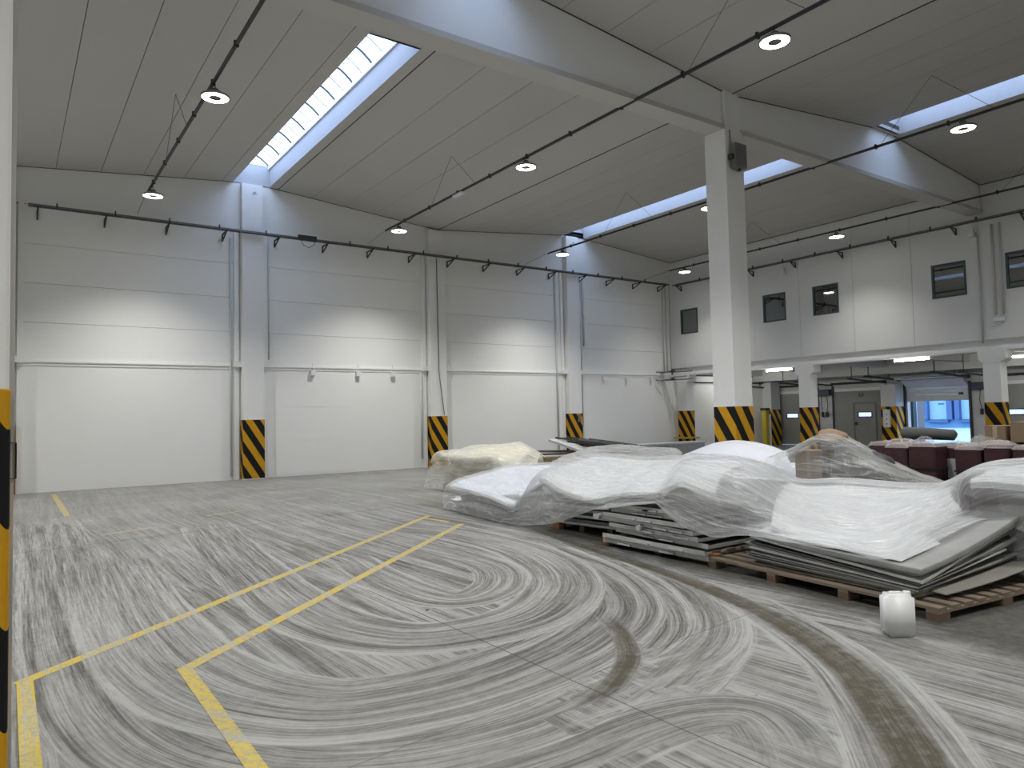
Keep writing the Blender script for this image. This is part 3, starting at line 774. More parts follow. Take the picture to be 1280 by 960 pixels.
def sectional(n, a, b, mat, wicket=False, sy=None):
    d = thing('door_%d' % n, None, None, (XO + 0.02, a, 0)); d['kind'] = 'structure'
    w = b - a; k = 4; h = DT / k
    c = w * 0.5 if sy is None else sy
    for j in range(k):
        z0, z1 = j * h + 0.006, (j + 1) * h - 0.006
        z0 -= 0.006; z1 += 0.006
        mb = B(0.018, 0.05, 0.01, w - 0.01, z0, z1).box(0, 0.018, 0.01, w - 0.01, z0 + 0.006, z1 - 0.006) if j != 2 else B(0, 0.05, 0.01, c - 0.29, z0, z1).box(0, 0.05, c + 0.29, w - 0.01, z0, z1).box(0, 0.05, c - 0.29, c + 0.29, z0, 1.315).box(0, 0.05, c - 0.29, c + 0.29, 1.495, z1)
        obj('door_section', mb, M[mat], d)
    fr = obj('vision_frame', B(-0.015, 0.0, c - 0.33, c + 0.33, 1.495, 1.53).box(-0.015, 0, c - 0.33, c + 0.33, 1.28, 1.315).box(-0.015, 0, c - 0.33, c - 0.29, 1.315, 1.495).box(-0.015, 0, c + 0.29, c + 0.33, 1.315, 1.495), M['blackp'], d)
    obj('vision_panel', B(0.02, 0.028, c - 0.29, c + 0.29, 1.315, 1.495), SKYL, fr)
    if wicket:
        fr2 = obj('wicket_door', B(-0.03, 0.0, c - 0.52, c - 0.47, 0.05, 1.93).box(-0.03, 0.0, c + 0.47, c + 0.52, 0.05, 1.93).box(-0.03, 0.0, c - 0.47, c + 0.47, 1.88, 1.93), M['galv'], d)
        obj('handle', B(-0.08, -0.03, c + 0.34, c + 0.44, 0.95, 1.08), M['blackp'], fr2)
        obj('number_sign', B(-0.02, 0.0, c + 0.05, c + 0.08, 2.22, 2.36).box(-0.02, 0, c + 0.05, c + 0.2, 2.2, 2.23).box(-0.02, 0, c + 0.2, c + 0.23, 2.2, 2.36), M['blackp'], d)
    for yy in (-0.08, w + 0.02):
        obj('vertical_track', B(-0.10, 0.0, yy, yy + 0.07, 0.0, DT + 0.15), M['dsteel'], d)
        obj('top_track', MB().bar((-0.05, yy + 0.035, DT + 0.2), (-3.0, yy + 0.035, DT + 0.33), 0.06, 0.06), M['dsteel'], d)
        for xx in (-1.2, -2.7): obj('hanger', MB().bar((xx, yy + 0.035, DT + 0.3), (xx, yy + 0.035, 3.62), 0.025, 0.025), M['dsteel'], d)
    obj('spring_shaft', MB().tube([(-0.12, -0.1, DT + 0.26), (-0.12, w + 0.1, DT + 0.26)], 0.05, 8), M['dsteel'], d)
    obj('header', B(-0.04, 0.0, 0, w, DT - 0.10, DT + 0.03), M['white'], d)
    return d
SKYL = M['dpane']
sectional(1, *DO[0], 'doorgrey', sy=1.35)
sectional(2, *DO[1], 'doorgrey', wicket=True, sy=0.95)
sectional(4, *DO[3], 'doorgrey', sy=1.75)
# door 3 stands half open
a, b = DO[2]; w = b - a
d = thing('door_3', None, None, (XO + 0.02, a, 0)); d['kind'] = 'structure'
obj('door_section', B(0, 0.05, 0.02, w - 0.02, 1.90, 2.16), M['doorwhite'], d); obj('door_section', B(0, 0.05, 0.02, w - 0.02, 2.17, 2.42), M['doorwhite'], d)
obj('door_section', MB().bar((0.0, 0.02, 2.44), (0.0, w - 0.02, 2.44), 0.06, 0.02).hexa([(0, 0.02, 2.43), (0.05, 0.02, 2.43), (0.05, w - 0.02, 2.43), (0, w - 0.02, 2.43), (-0.55, 0.02, 2.78), (-0.5, 0.02, 2.82), (-0.5, w - 0.02, 2.82), (-0.55, w - 0.02, 2.78)]), M['doorwhite'], d)
obj('door_section', B(-1.1, -0.56, 0.02, w - 0.02, 2.80, 2.85), M['doorwhite'], d)
obj('handle', B(-0.02, 0.0, 0.22, 0.40, 2.12, 2.22), M['blackp'], d)
for yy in (-0.08, w + 0.02):
    obj('vertical_track', B(-0.12, 0.0, yy, yy + 0.08, 0.0, DT + 0.1), M['dsteel'], d)
    obj('top_track', MB().bar((-0.05, yy + 0.035, DT + 0.25), (-3.2, yy + 0.035, DT + 0.38), 0.07, 0.08), M['dsteel'], d)
    for xx in (-1.3, -2.9): obj('hanger', MB().bar((xx, yy + 0.035, DT + 0.3), (xx, yy + 0.035, 3.62), 0.03, 0.03), M['dsteel'], d)
obj('spring_shaft', MB().tube([(-0.14, -0.1, DT + 0.3), (-0.14, w + 0.1, DT + 0.3)], 0.06, 8), M['dsteel'], d)

# piers between the doors with their fittings
pl = [('pier between the closed and the open door, control box on it', 15.38, 15.98), ('pier in the far corner beside the yellow post', 21.72 - 0.5, 21.72)]
t = thing('dock_pier', 'hazard striped pier left of the open dock door, white control box on it', 'column', (XO - 0.76, 15.36, 0))
obj('shaft', B(0, 0.75, 0, 0.62, 0, DT + 0.1), M['dockwall'], t); hazard_band(0, 0.74, 0, 0.62, 0, 1.72, t, HAZ[2])
t = thing('control_box', 'pale control box with buttons on the pier by the open door', 'box', (XO - 0.755, 15.72, 0.85))
obj('body', MB().rbox(-0.14, 0, -0.13, 0.13, 0, 0.75), M['white'], t)
for z in (0.15, 0.35, 0.55): obj('button', MB().tube([(-0.14, -0.03, z), (-0.16, -0.03, z)], 0.025, 8), M['blackp'], t)
t = thing('dock_pier', 'dim hazard striped pier in far corner behind the yellow post', 'column', (30.1, 21.2, 0))
obj('shaft', B(0, 0.7, 0, 0.5, 0, 3.3), M['dockwall'], t); hazard_band(0, 0.7, 0, 0.5, 0, 1.72, t, HAZ[1])
t = thing('yellow_post', 'yellow steel guard post with dark cap beside the dock pier', 'post', (29.3, 21.0, 0))
obj('post', MB().rbox(-0.12, 0.12, -0.12, 0.12, 0, 1.68), M['yellowsteel'], t); obj('cap', MB().rbox(-0.16, 0.16, -0.16, 0.16, 1.68, 1.8), M['blackp'], t)
obj('side_plate', B(0.14, 0.3, -0.1, 0.1, 0.0, 1.5), M['white'], t)
for yy, lab in ((18.95, 'left of the closed wicket door'), (12.3, 'right of the open door')):
    t = thing('operator_unit', 'navy door operator with hanging cables %s' % lab, 'motor', (XO - 0.02, yy, 2.30))
    obj('housing', MB().rbox(-0.3, 0, -0.36, 0.36, 0, 0.28), M['navy'], t)
    for dy in (-0.12, 0.12):
        c = obj('cable', MB().tube([(-0.1, dy, 0), (-0.08, dy * 1.4, -0.4), (-0.08, dy * 0.9, -0.75)], 0.014, 5), M['blackp'], t)
        obj('pendant', MB().rbox(-0.12, -0.04, dy * 0.9 - 0.05, dy * 0.9 + 0.05, -0.98, -0.75), M['blackp'], t)
for i, (y0, y1, lab, xt) in enumerate(((16.3, 17.45, 'left one, beside the big column', 24.52), (11.3, 12.45, 'above the dock doors at right', 24.52), (20.0, 21.1, 'added fill deeper in, before the closed doors', 27.0), (9.1, 10.3, 'added fill deeper in, behind the right dock column', 27.0), (6.5, 7.7, 'added fill deeper in, beyond the right edge', 28.3), (6.0, 7.2, 'hidden beyond the right dock column', 24.52))):  # tubes behind the front row are added to brighten the dock
    t = thing('tube_light', 'lit fluorescent tube under the dock ceiling, %s' % lab, 'light', (xt, (y0 + y1) / 2, 3.22)); h = (y1 - y0) / 2
    obj('housing', B(-0.04, 0.04, -h, h, 0.03, 0.09), M['white'], t); obj('tube', MB().tube([(0, -h + 0.02, 0), (0, h - 0.02, 0)], 0.028, 10), M['tube'], t)
    for s in (-1, 1): obj('hanger', B(-0.01, 0.01, s * h * 0.7 - 0.01, s * h * 0.7 + 0.01, 0.09, 0.4), M['galv'], t)
# pipes in the corner under the beam
for z, lab in ((3.42, 'upper'), (3.08, 'lower')):
    t = thing('pipe_cluster', 'short grey pipes poking from the corner below the clad wall, %s set' % lab, 'pipe', (23.22, 21.3, z))
    obj('pipe', MB().tube([(-0.5, 0.3, 0), (-0.2, 0.1, -0.02), (0.4, -0.9, 0)], 0.035, 6), M['galv'], t); obj('elbow', MB().tube([(-0.1, -0.1, 0.0), (0, -0.3, 0.1), (0.3, -0.7, 0.12)], 0.03, 6), M['galv'], t)
    obj('bracket', B(-0.1, 0.05, -0.3, 0.449, -0.03, 0.03), M['dsteel'], t)
run('pipe', [(25.0, 21.65, 3.0), (30.2, 21.65, 3.0)], 0.03, M['dsteel'], 'dark pipe high along the dock end wall')

# ------------------------------------------------------------------ yard outside the open dock door
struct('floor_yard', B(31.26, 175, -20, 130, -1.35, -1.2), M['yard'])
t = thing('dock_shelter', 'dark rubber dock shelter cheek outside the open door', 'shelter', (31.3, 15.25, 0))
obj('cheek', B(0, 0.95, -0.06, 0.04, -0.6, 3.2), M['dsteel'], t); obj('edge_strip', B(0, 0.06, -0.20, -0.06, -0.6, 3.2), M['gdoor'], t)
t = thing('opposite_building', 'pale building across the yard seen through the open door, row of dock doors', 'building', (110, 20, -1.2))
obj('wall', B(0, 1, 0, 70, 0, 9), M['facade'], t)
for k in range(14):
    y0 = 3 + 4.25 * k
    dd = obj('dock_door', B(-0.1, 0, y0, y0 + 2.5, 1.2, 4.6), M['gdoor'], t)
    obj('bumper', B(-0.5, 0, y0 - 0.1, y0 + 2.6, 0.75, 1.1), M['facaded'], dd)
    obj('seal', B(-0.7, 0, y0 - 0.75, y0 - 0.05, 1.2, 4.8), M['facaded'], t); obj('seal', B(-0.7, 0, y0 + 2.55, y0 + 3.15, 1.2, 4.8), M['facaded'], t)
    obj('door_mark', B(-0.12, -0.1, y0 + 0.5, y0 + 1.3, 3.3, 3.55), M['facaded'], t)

# ------------------------------------------------------------------ lighting rails and ring lamps
LX = [(-9.8, 'far left'), (-3.45, 'left'), (2.90, 'first'), (9.50, 'second'), (15.72, 'third'), (21.93, 'fourth')]
LY = [(19.15, 'nearest the long wall'), (12.78, 'next one in from the wall'), (6.38, 'in the near bay'), (-0.02, 'above and behind the camera'), (-6.4, 'at the rear of the hall')]
rx = {2.90: 2.83, 9.50: 9.42, 15.72: 15.66, 21.93: 21.86}
ZL, ZRAIL = 7.20, 7.36
for x, w in LX:
    xr = rx.get(x, x)
    t = thing('lighting_rail', 'long dark suspended lighting rail, %s row counted from the near column' % w if x > 0 else 'suspended lighting rail outside the frame, %s row' % w, 'rail', (xr, 0, ZRAIL))
    y1 = 19.9
    obj('rail', B(-0.025, 0.025, -9.0, y1, 0, 0.035), M['dsteel'], t)
    m2 = MB().tube([(0.012, -9, 0.048), (0.012, y1 - 0.1, 0.048)], 0.010, 5).tube([(-0.012, -9, 0.045), (-0.012, y1 - 0.1, 0.045)], 0.008, 5); obj('cable', m2, M['galv'], t)
    for k in range(19): obj('clip', B(-0.035, 0.035, -8.4 + 1.5 * k, -8.36 + 1.5 * k, -0.02, 0.075), M['blackp'], t)
    for yy in (15.9, 6.9, -1.5):
        zt = zr(xr - 0.0) - ZRAIL
        m2 = MB().tube([(0, yy - 1.1, 0.05), (0, yy, zt), (0, yy + 1.1, 0.05)], 0.005, 4); obj('suspension_wire', m2, M['dsteel'], t)
    obj('end_wire', MB().tube([(0, y1, 0.03), (0, 21.2, -0.1)], 0.006, 4), M['dsteel'], t)
lamp0 = None
def make_lamp():
    t = thing('ring_lamp', '', 'lamp', (0, 0, 0), group='ring lamps under the lighting rails')
    m2 = MB().lathe([(0.10, 0.0), (0.215, 0.0)], 28)
    obj('led_ring', m2, M['lamp'], t, fix=False)
    obj('housing', MB().lathe([(0.0, 0.06), (0.19, 0.06), (0.232, 0.035), (0.235, -0.004), (0.218, -0.004), (0.217, 0.006), (0.099, 0.006), (0.098, -0.004), (0.09, -0.004), (0.085, 0.02), (0.0, 0.02)], 28), M['lampbody'], t, smooth=False)
    obj('driver', MB().lathe([(0.0, 0.15), (0.06, 0.15), (0.075, 0.06), (0.0, 0.06)], 16), M['galv'], t)
    obj('hook', MB().tube([(0, 0, 0.14), (0, 0.0, 0.24)], 0.008, 6), M['dsteel'], t)
    ld = bpy.data.lights.new('lamp_beam', 'SPOT'); ld.shadow_soft_size = 0.12; ld.energy = LAMP_WATTS; ld.color = (1.0, 0.985, 0.94)
    ld.spot_size = math.radians(114); ld.spot_blend = 1.0; lo = bpy.data.objects.new('lamp_beam', ld); COL.objects.link(lo); lo.parent = t; lo.location = (0, 0, -0.02)
    return t
for x, w in LX:
    for yl, wl in LY:
        if lamp0 is None: lamp0 = make_lamp(); o = lamp0
        else: o = copy_tree(lamp0)
        o.location = (x, yl, ZL)
        if x > 20:
            for ch in o.children:
                if ch.type == 'LIGHT':
                    if ch.data.users > 1 and ch.data.name != 'lamp_beam_wall_row': ch.data = bpy.data.lights.get('lamp_beam_wall_row') or ch.data.copy(); ch.data.name = 'lamp_beam_wall_row'
                    ch.data.energy = LAMP_WATTS * 0.36      # the row by the dock wall is dimmed
        o['label'] = 'round glowing ring lamp of the %s rail, %s' % (w, wl)

# small emergency light on the second rail
t = thing('emergency_light', 'small white emergency light clipped to the second lighting rail', 'light', (9.42, 15.6, ZRAIL - 0.06))
obj('body', MB().rbox(-0.05, 0.05, -0.22, 0.22, 0, 0.06), M['white'], t); obj('clip', B(-0.02, 0.02, -0.1, 0.1, 0.06, 0.09), M['dsteel'], t)

# ------------------------------------------------------------------ plastic sheets (draped nets of world points)
NETS = {
 'main_left': [
  [(6.450, 11.356, -0.053), (6.500, 11.493, 0.189), (6.600, 11.396, 0.462), (7.500, 11.665, 0.596), (8.500, 12.013, 0.681), (8.900, 12.437, 0.525)],
  [(6.250, 9.871, -0.049), (6.280, 9.837, 0.206), (6.350, 9.818, 0.432), (7.400, 10.468, 0.574), (8.500, 10.879, 0.739), (8.900, 11.242, 0.594)],
  [(6.200, 8.944, 0.004), (6.200, 8.876, 0.165), (6.300, 8.906, 0.356), (7.100, 9.527, 0.512), (8.500, 10.078, 0.783), (8.900, 10.417, 0.645)],
  [(6.150, 8.391, 0.057), (6.200, 8.411, 0.267), (6.450, 8.610, 0.721), (7.400, 9.155, 0.862), (8.500, 9.636, 0.940), (8.900, 9.919, 0.811)],
  [(6.100, 7.631, 0.198), (6.120, 7.647, 0.408), (6.200, 7.702, 0.634), (7.200, 8.171, 0.850), (8.400, 8.767, 0.942), (8.800, 9.071, 0.817)],
  [(6.050, 6.981, 0.400), (6.050, 6.946, 0.494), (6.100, 6.969, 0.588), (7.100, 7.451, 0.841), (8.300, 8.158, 0.939), (8.700, 8.446, 0.818)],
  [(5.950, 6.541, 0.479), (5.970, 6.503, 0.567), (6.080, 6.475, 0.694), (7.000, 6.932, 0.870), (8.000, 7.439, 0.987), (8.400, 7.716, 0.874)],
  [(5.920, 5.718, 0.626), (5.950, 5.720, 0.676), (6.030, 5.744, 0.757), (6.800, 6.251, 0.903), (7.700, 6.749, 1.034), (8.100, 7.014, 0.927)],
 ],
 'main_right': [
  [(5.920, 5.718, 0.626), (5.950, 5.720, 0.676), (6.030, 5.744, 0.757), (6.800, 6.251, 0.903), (7.700, 6.749, 1.034), (8.100, 7.014, 0.927)],
  [(5.850, 5.269, 0.434), (5.920, 5.366, 0.654), (6.050, 5.472, 0.905), (6.600, 5.837, 1.038), (7.400, 6.194, 1.044), (7.800, 6.424, 0.942)],
  [(5.850, 4.852, 0.350), (5.920, 4.961, 0.557), (6.050, 5.099, 0.833), (6.500, 5.343, 1.034), (7.200, 5.615, 1.052), (7.600, 5.832, 0.954)],
  [(5.900, 4.503, 0.395), (5.980, 4.624, 0.513), (6.100, 4.715, 0.757), (6.600, 4.976, 0.922), (7.300, 5.242, 0.975), (7.700, 5.418, 0.887)],
  [(5.820, 3.984, 0.394), (5.950, 4.111, 0.458), (6.200, 4.277, 0.565), (6.750, 4.598, 0.697), (7.700, 5.096, 0.788), (8.100, 5.275, 0.692)],
  [(5.800, 3.474, 0.389), (6.000, 3.628, 0.419), (6.400, 3.888, 0.465), (7.000, 4.215, 0.591), (8.200, 4.850, 0.769), (8.600, 5.026, 0.672)],
  [(5.830, 3.032, 0.377), (6.000, 3.170, 0.419), (6.500, 3.499, 0.470), (7.100, 3.772, 0.590), (8.300, 4.329, 0.755), (8.700, 4.502, 0.659)],
  [(6.600, 2.978, 0.486), (6.700, 3.140, 0.518), (6.900, 3.320, 0.592), (7.300, 3.520, 0.688), (8.300, 3.950, 0.760), (8.700, 4.116, 0.666)],
  [(7.300, 2.899, 0.552), (7.300, 3.083, 0.577), (7.300, 3.186, 0.700), (7.500, 3.355, 0.777), (8.200, 3.672, 0.802), (8.600, 3.845, 0.710)],
  [(7.420, 2.825, 0.111), (7.350, 2.919, 0.538), (7.400, 3.107, 0.944), (8.000, 3.267, 0.960), (8.700, 3.487, 0.968), (9.100, 3.617, 0.886)],
  [(7.350, 2.519, -0.102), (7.350, 2.548, 0.508), (7.400, 2.567, 0.953), (8.000, 2.770, 1.013), (8.700, 3.036, 1.060), (9.100, 3.178, 0.975)],
  [(7.300, 2.125, -0.241), (7.350, 2.131, 0.459), (7.400, 2.147, 0.970), (8.000, 2.343, 1.068), (8.700, 2.639, 1.112), (9.100, 2.764, 1.032)],
 ],
 'tent': [
  [(8.300, 6.388, 0.762), (8.400, 6.262, 0.872), (8.600, 6.210, 0.951), (9.000, 6.404, 0.947), (9.600, 6.720, 0.858)],
  [(8.300, 5.883, 0.703), (8.400, 5.785, 0.912), (8.600, 5.768, 1.104), (9.100, 5.938, 1.134), (9.700, 6.240, 1.058)],
  [(8.300, 5.415, 0.699), (8.450, 5.443, 0.974), (8.600, 5.458, 1.235), (9.100, 5.606, 1.281), (9.800, 5.978, 1.198)],
  [(8.300, 4.830, 0.725), (8.450, 4.926, 0.962), (8.700, 5.093, 1.165), (9.200, 5.346, 1.258), (9.800, 5.651, 1.156)],
  [(8.300, 4.348, 0.736), (8.400, 4.440, 0.871), (8.700, 4.642, 0.969), (9.200, 4.904, 1.025), (9.800, 5.183, 0.923)],
  [(8.300, 3.908, 0.745), (8.400, 3.996, 0.786), (8.700, 4.180, 0.810), (9.200, 4.437, 0.822), (9.800, 4.709, 0.710)],
  [(8.300, 3.583, 0.749), (8.400, 3.690, 0.752), (8.700, 3.871, 0.737), (9.200, 4.111, 0.705), (9.800, 4.381, 0.606)],
 ],
 'dome': [
  [(9.200, 8.492, 0.695), (9.400, 8.599, 0.789), (9.900, 8.901, 0.837), (10.600, 9.369, 0.833), (11.600, 10.127, 0.699)],
  [(9.200, 8.077, 0.622), (9.400, 8.172, 0.871), (9.900, 8.457, 0.976), (10.600, 8.939, 0.978), (11.600, 9.664, 0.842)],
  [(9.200, 7.539, 0.611), (9.400, 7.690, 0.886), (9.900, 8.090, 1.052), (10.600, 8.479, 1.088), (11.600, 9.149, 0.948)],
  [(9.200, 7.011, 0.602), (9.400, 7.150, 0.878), (9.900, 7.520, 1.062), (10.600, 7.965, 1.095), (11.600, 8.630, 0.958)],
  [(9.200, 6.521, 0.606), (9.400, 6.693, 0.822), (9.900, 7.068, 0.994), (10.600, 7.533, 1.033), (11.600, 8.179, 0.907)],
  [(9.200, 6.065, 0.609), (9.400, 6.292, 0.768), (9.900, 6.716, 0.892), (10.600, 7.202, 0.920), (11.600, 7.851, 0.799)],
 ],
 'back': [
  [(9.900, 12.622, 0.388), (10.000, 12.742, 0.554), (10.400, 13.128, 0.627), (11.200, 13.450, 0.729), (12.000, 13.814, 0.702)],
  [(9.900, 11.746, 0.463), (10.000, 11.857, 0.639), (10.400, 12.190, 0.729), (11.200, 12.804, 0.858), (12.000, 13.185, 0.874)],
  [(9.900, 10.994, 0.498), (10.000, 11.097, 0.683), (10.400, 11.410, 0.786), (11.200, 11.939, 0.876), (12.000, 12.247, 0.910)],
  [(9.900, 10.234, 0.533), (10.000, 10.331, 0.678), (10.400, 10.623, 0.792), (11.200, 11.192, 0.857), (12.000, 11.610, 0.867)],
  [(9.900, 9.536, 0.565), (10.000, 9.627, 0.675), (10.400, 9.922, 0.765), (11.200, 10.501, 0.806), (12.000, 10.965, 0.844)],
  [(9.900, 9.006, 0.589), (10.000, 9.149, 0.693), (10.400, 9.473, 0.719), (11.200, 10.112, 0.735), (12.000, 10.694, 0.764)],
 ],
 'yellow': [
  [(8.000, 15.082, -0.023), (8.050, 14.887, 0.393), (8.150, 14.709, 0.837), (9.000, 15.049, 0.885), (10.200, 16.032, 0.917), (10.700, 16.701, 0.754)],
  [(8.000, 14.071, -0.078), (8.050, 14.001, 0.347), (8.120, 13.823, 0.809), (9.000, 14.149, 0.923), (10.200, 14.987, 0.955), (10.700, 15.652, 0.799)],
  [(7.950, 13.103, -0.053), (8.000, 13.042, 0.317), (8.100, 12.992, 0.800), (8.900, 13.333, 0.927), (10.000, 14.080, 1.015), (10.500, 14.652, 0.849)],
  [(7.900, 12.104, -0.019), (7.950, 12.165, 0.370), (8.100, 12.346, 0.836), (8.800, 12.751, 0.944), (9.800, 13.607, 1.030), (10.300, 14.108, 0.869)],
  [(7.900, 11.193, 0.053), (8.000, 11.400, 0.379), (8.300, 11.924, 0.727), (8.800, 12.168, 0.923), (9.600, 12.967, 0.940), (10.000, 13.266, 0.789)],
  [(8.300, 10.721, 0.131), (8.300, 10.782, 0.425), (8.500, 11.286, 0.662), (8.800, 11.624, 0.808), (9.400, 12.329, 0.807), (9.900, 12.726, 0.666)],
 ],
}

def spline2(net, nu, nv):
    A = np.array(net, float)                       # columns x rows x 3
    def cr(A, n):                                  # catmull-rom along axis 0 -> n samples
        P = np.concatenate([2 * A[:1] - A[1:2], A, 2 * A[-1:] - A[-2:-1]]); m = len(A) - 1
        t = np.linspace(0, m, n); i = np.minimum(t.astype(int), m - 1); f = (t - i).reshape(-1, *([1] * (A.ndim - 1)))
        p0, p1, p2, p3 = P[i], P[i + 1], P[i + 2], P[i + 3]
        return 0.5 * (2 * p1 + (p2 - p0) * f + (2 * p0 - 5 * p1 + 4 * p2 - p3) * f ** 2 + (3 * p1 - p0 - 3 * p2 + p3) * f ** 3)
    G = cr(A, nu); G = cr(G.transpose(1, 0, 2), nv).transpose(1, 0, 2)
    return G
def surf(net, nu, nv, folds=0.02, fu=1.0, fv=14.0, seed=1, edge=0.0, ramp0=0.0, keep=0.0):
    G = spline2(net, nu, nv)
    G[..., 2] = np.maximum(G[..., 2], 0.012)
    U, V = np.meshgrid(np.linspace(0, 1, nu), np.linspace(0, 1, nv), indexing='ij')
    # metric lengths along the sheet
    du = np.linalg.norm(np.diff(G, axis=0), axis=2).mean(axis=1); su = np.concatenate([[0], np.cumsum(du)])
    dv = np.linalg.norm(np.diff(G, axis=1), axis=2).mean(axis=0); sv = np.concatenate([[0], np.cumsum(dv)])
    S, T = np.meshgrid(su, sv, indexing='ij')
    gu = np.gradient(G, axis=0); gv = np.gradient(G, axis=1); Nn = np.cross(gu, gv); Nn /= np.linalg.norm(Nn, axis=2, keepdims=True) + 1e-9
    Nn = np.where(Nn[..., 2:3] < 0, -Nn, Nn)
    w1 = fbm(S * fu + 3, T * fv + 0.8 * vnoise(S * 0.7, T * 0.9, seed + 9) * fv * 0.10, seed, 3) - 0.45
    w2 = fbm(S * 3.1, T * 3.4, seed + 20, 3) - 0.45
    rid = 1 - np.minimum(1, np.abs(vnoise(S * fu * 0.8 + 5, T * fv * 0.8 + 1.2 * vnoise(S * 0.6, T * .6, seed + 5), seed + 40) - 0.5) * 5)
    h = folds * (1.5 * w1 + 0.8 * w2 + 0.45 * rid) + keep
    G = G + Nn * h[..., None]
    if edge: G[:, 0, 2] += edge * (fbm(su * 5, su * 0, seed + 3, 3) - 0.5)
    G[..., 2] = np.maximum(G[..., 2], 0.012)
    return G, S, T
def sheet_obj(name, G, S, T, mat, label, cat='plastic sheet', group=None):
    nu, nv = G.shape[:2]; mb = MB()
    mb.v = [tuple(p) for p in G.reshape(-1, 3)]
    mb.f = [(i * nv + j, (i + 1) * nv + j, (i + 1) * nv + j + 1, i * nv + j + 1) for i in range(nu - 1) for j in range(nv - 1)]
    o = obj(name, mb, mat, smooth=True, fix=False)
    a = o.data.attributes.new('sheet_uv', 'FLOAT_VECTOR', 'POINT')
    a.data.foreach_set('vector', np.stack([S, T, S * 0], 2).astype(np.float32).ravel())
    tag(o, label, cat, group); return o
def sub(net, u0, u1, v0, v1, n=28, off=0.03, thick=0.05):
    """solid board lying just under part of a sheet (fractions of the net)"""
    G = spline2(net, 101, 101); i = np.linspace(u0 * 100, u1 * 100, n).round().astype(int); j = np.linspace(v0 * 100, v1 * 100, n).round().astype(int)
    g = G[np.ix_(i, j)].copy(); g[..., 2] = np.maximum(0.03 + thick, g[..., 2] - off); mb = MB()
    lo = g.copy(); lo[..., 2] -= thick
    mb.v = [tuple(p) for p in g.reshape(-1, 3)] + [tuple(p) for p in lo.reshape(-1, 3)]; q = n * n
    for a in range(n - 1):
        for b in range(n - 1):
            f = (a * n + b, (a + 1) * n + b, (a + 1) * n + b + 1, a * n + b + 1); mb.f += [f, tuple(q + k for k in reversed(f))]
    for a in range(n - 1):
        for x0, x1 in ((a * n, (a + 1) * n), (a * n + n - 1, (a + 1) * n + n - 1), (a, a + 1), ((n - 1) * n + a, (n - 1) * n + a + 1)): mb.f.append((x0, x1, q + x1, q + x0))
    return mb

G, S, T = surf(NETS['main_left'], 190, 90, 0.016, 1.6, 4.0, 4, 0.03)
sheet_obj('plastic_sheet', G, S, T, M['film'], 'clear plastic sheet draped over the two left panel stacks')
G, S, T = surf(NETS['main_right'], 360, 150, 0.024, 0.45, 11.0, 12, 0.02, keep=0.018)
sheet_obj('plastic_sheet', G, S, T, M['film2'], 'large creased clear plastic sheet swooping over the near grey panel stack')
G, S, T = surf(NETS['tent'], 120, 50, 0.018, 5.0, 2.0, 30)
sheet_obj('plastic_sheet', G, S, T, M['filmt'], 'thin clear sheet tented over cartons with brown paper on its peak')
G, S, T = surf(NETS['dome'], 90, 60, 0.022, 1.2, 2.0, 41)
sheet_obj('plastic_sheet', G, S, T, M['filmw'], 'bluish white sheet humped in front of the big striped column')
G, S, T = surf(NETS['back'], 90, 60, 0.035, 4.5, 2.0, 52)
sheet_obj('plastic_sheet', G, S, T, M['film'], 'crumpled clear sheet beyond the left stacks, right of the junk pile')
G, S, T = surf(NETS['yellow'], 110, 80, 0.028, 2.8, 1.5, 63, 0.02)
sheet_obj('plastic_sheet', G, S, T, M['filmy'], 'cream tinted sheet over the farthest left pallet')

# loads directly under the sheets
o = obj('foam_board', sub(NETS['main_left'], 0.00, 0.27, 0.40, 0.82, 24, 0.05, 0.05), M['boardblue']); tag(o, 'bluish white top sheet of the far left stack under clear plastic', 'board')
o = obj('foam_board', sub(NETS['main_left'], 0.44, 0.86, 0.42, 0.82, 28, 0.06, 0.06), M['board']); tag(o, 'white sagging top board on the second stack from the left', 'board')
o = obj('foam_board', sub(NETS['main_left'], 0.87, 0.995, 0.42, 0.80, 20, 0.05, 0.06), M['board']); tag(o, 'white top board at the left end of the slatted frame stack', 'board')
o = obj('foam_board', sub(NETS['main_right'], 0.0, 0.21, 0.42, 0.80, 28, 0.07, 0.06), M['board']); tag(o, 'white top board under the highest fold of the creased plastic', 'board')
o = obj('foam_board', sub(NETS['main_right'], 0.34, 0.74, 0.34, 0.80, 34, 0.06, 0.05), M['board']); tag(o, 'large pale top board of the near grey panel stack', 'board')
o = obj('foam_board', sub(NETS['main_right'], 0.82, 0.99, 0.40, 0.80, 22, 0.05, 0.06), M['board']); tag(o, 'white top of the wrapped load at the right edge', 'board')

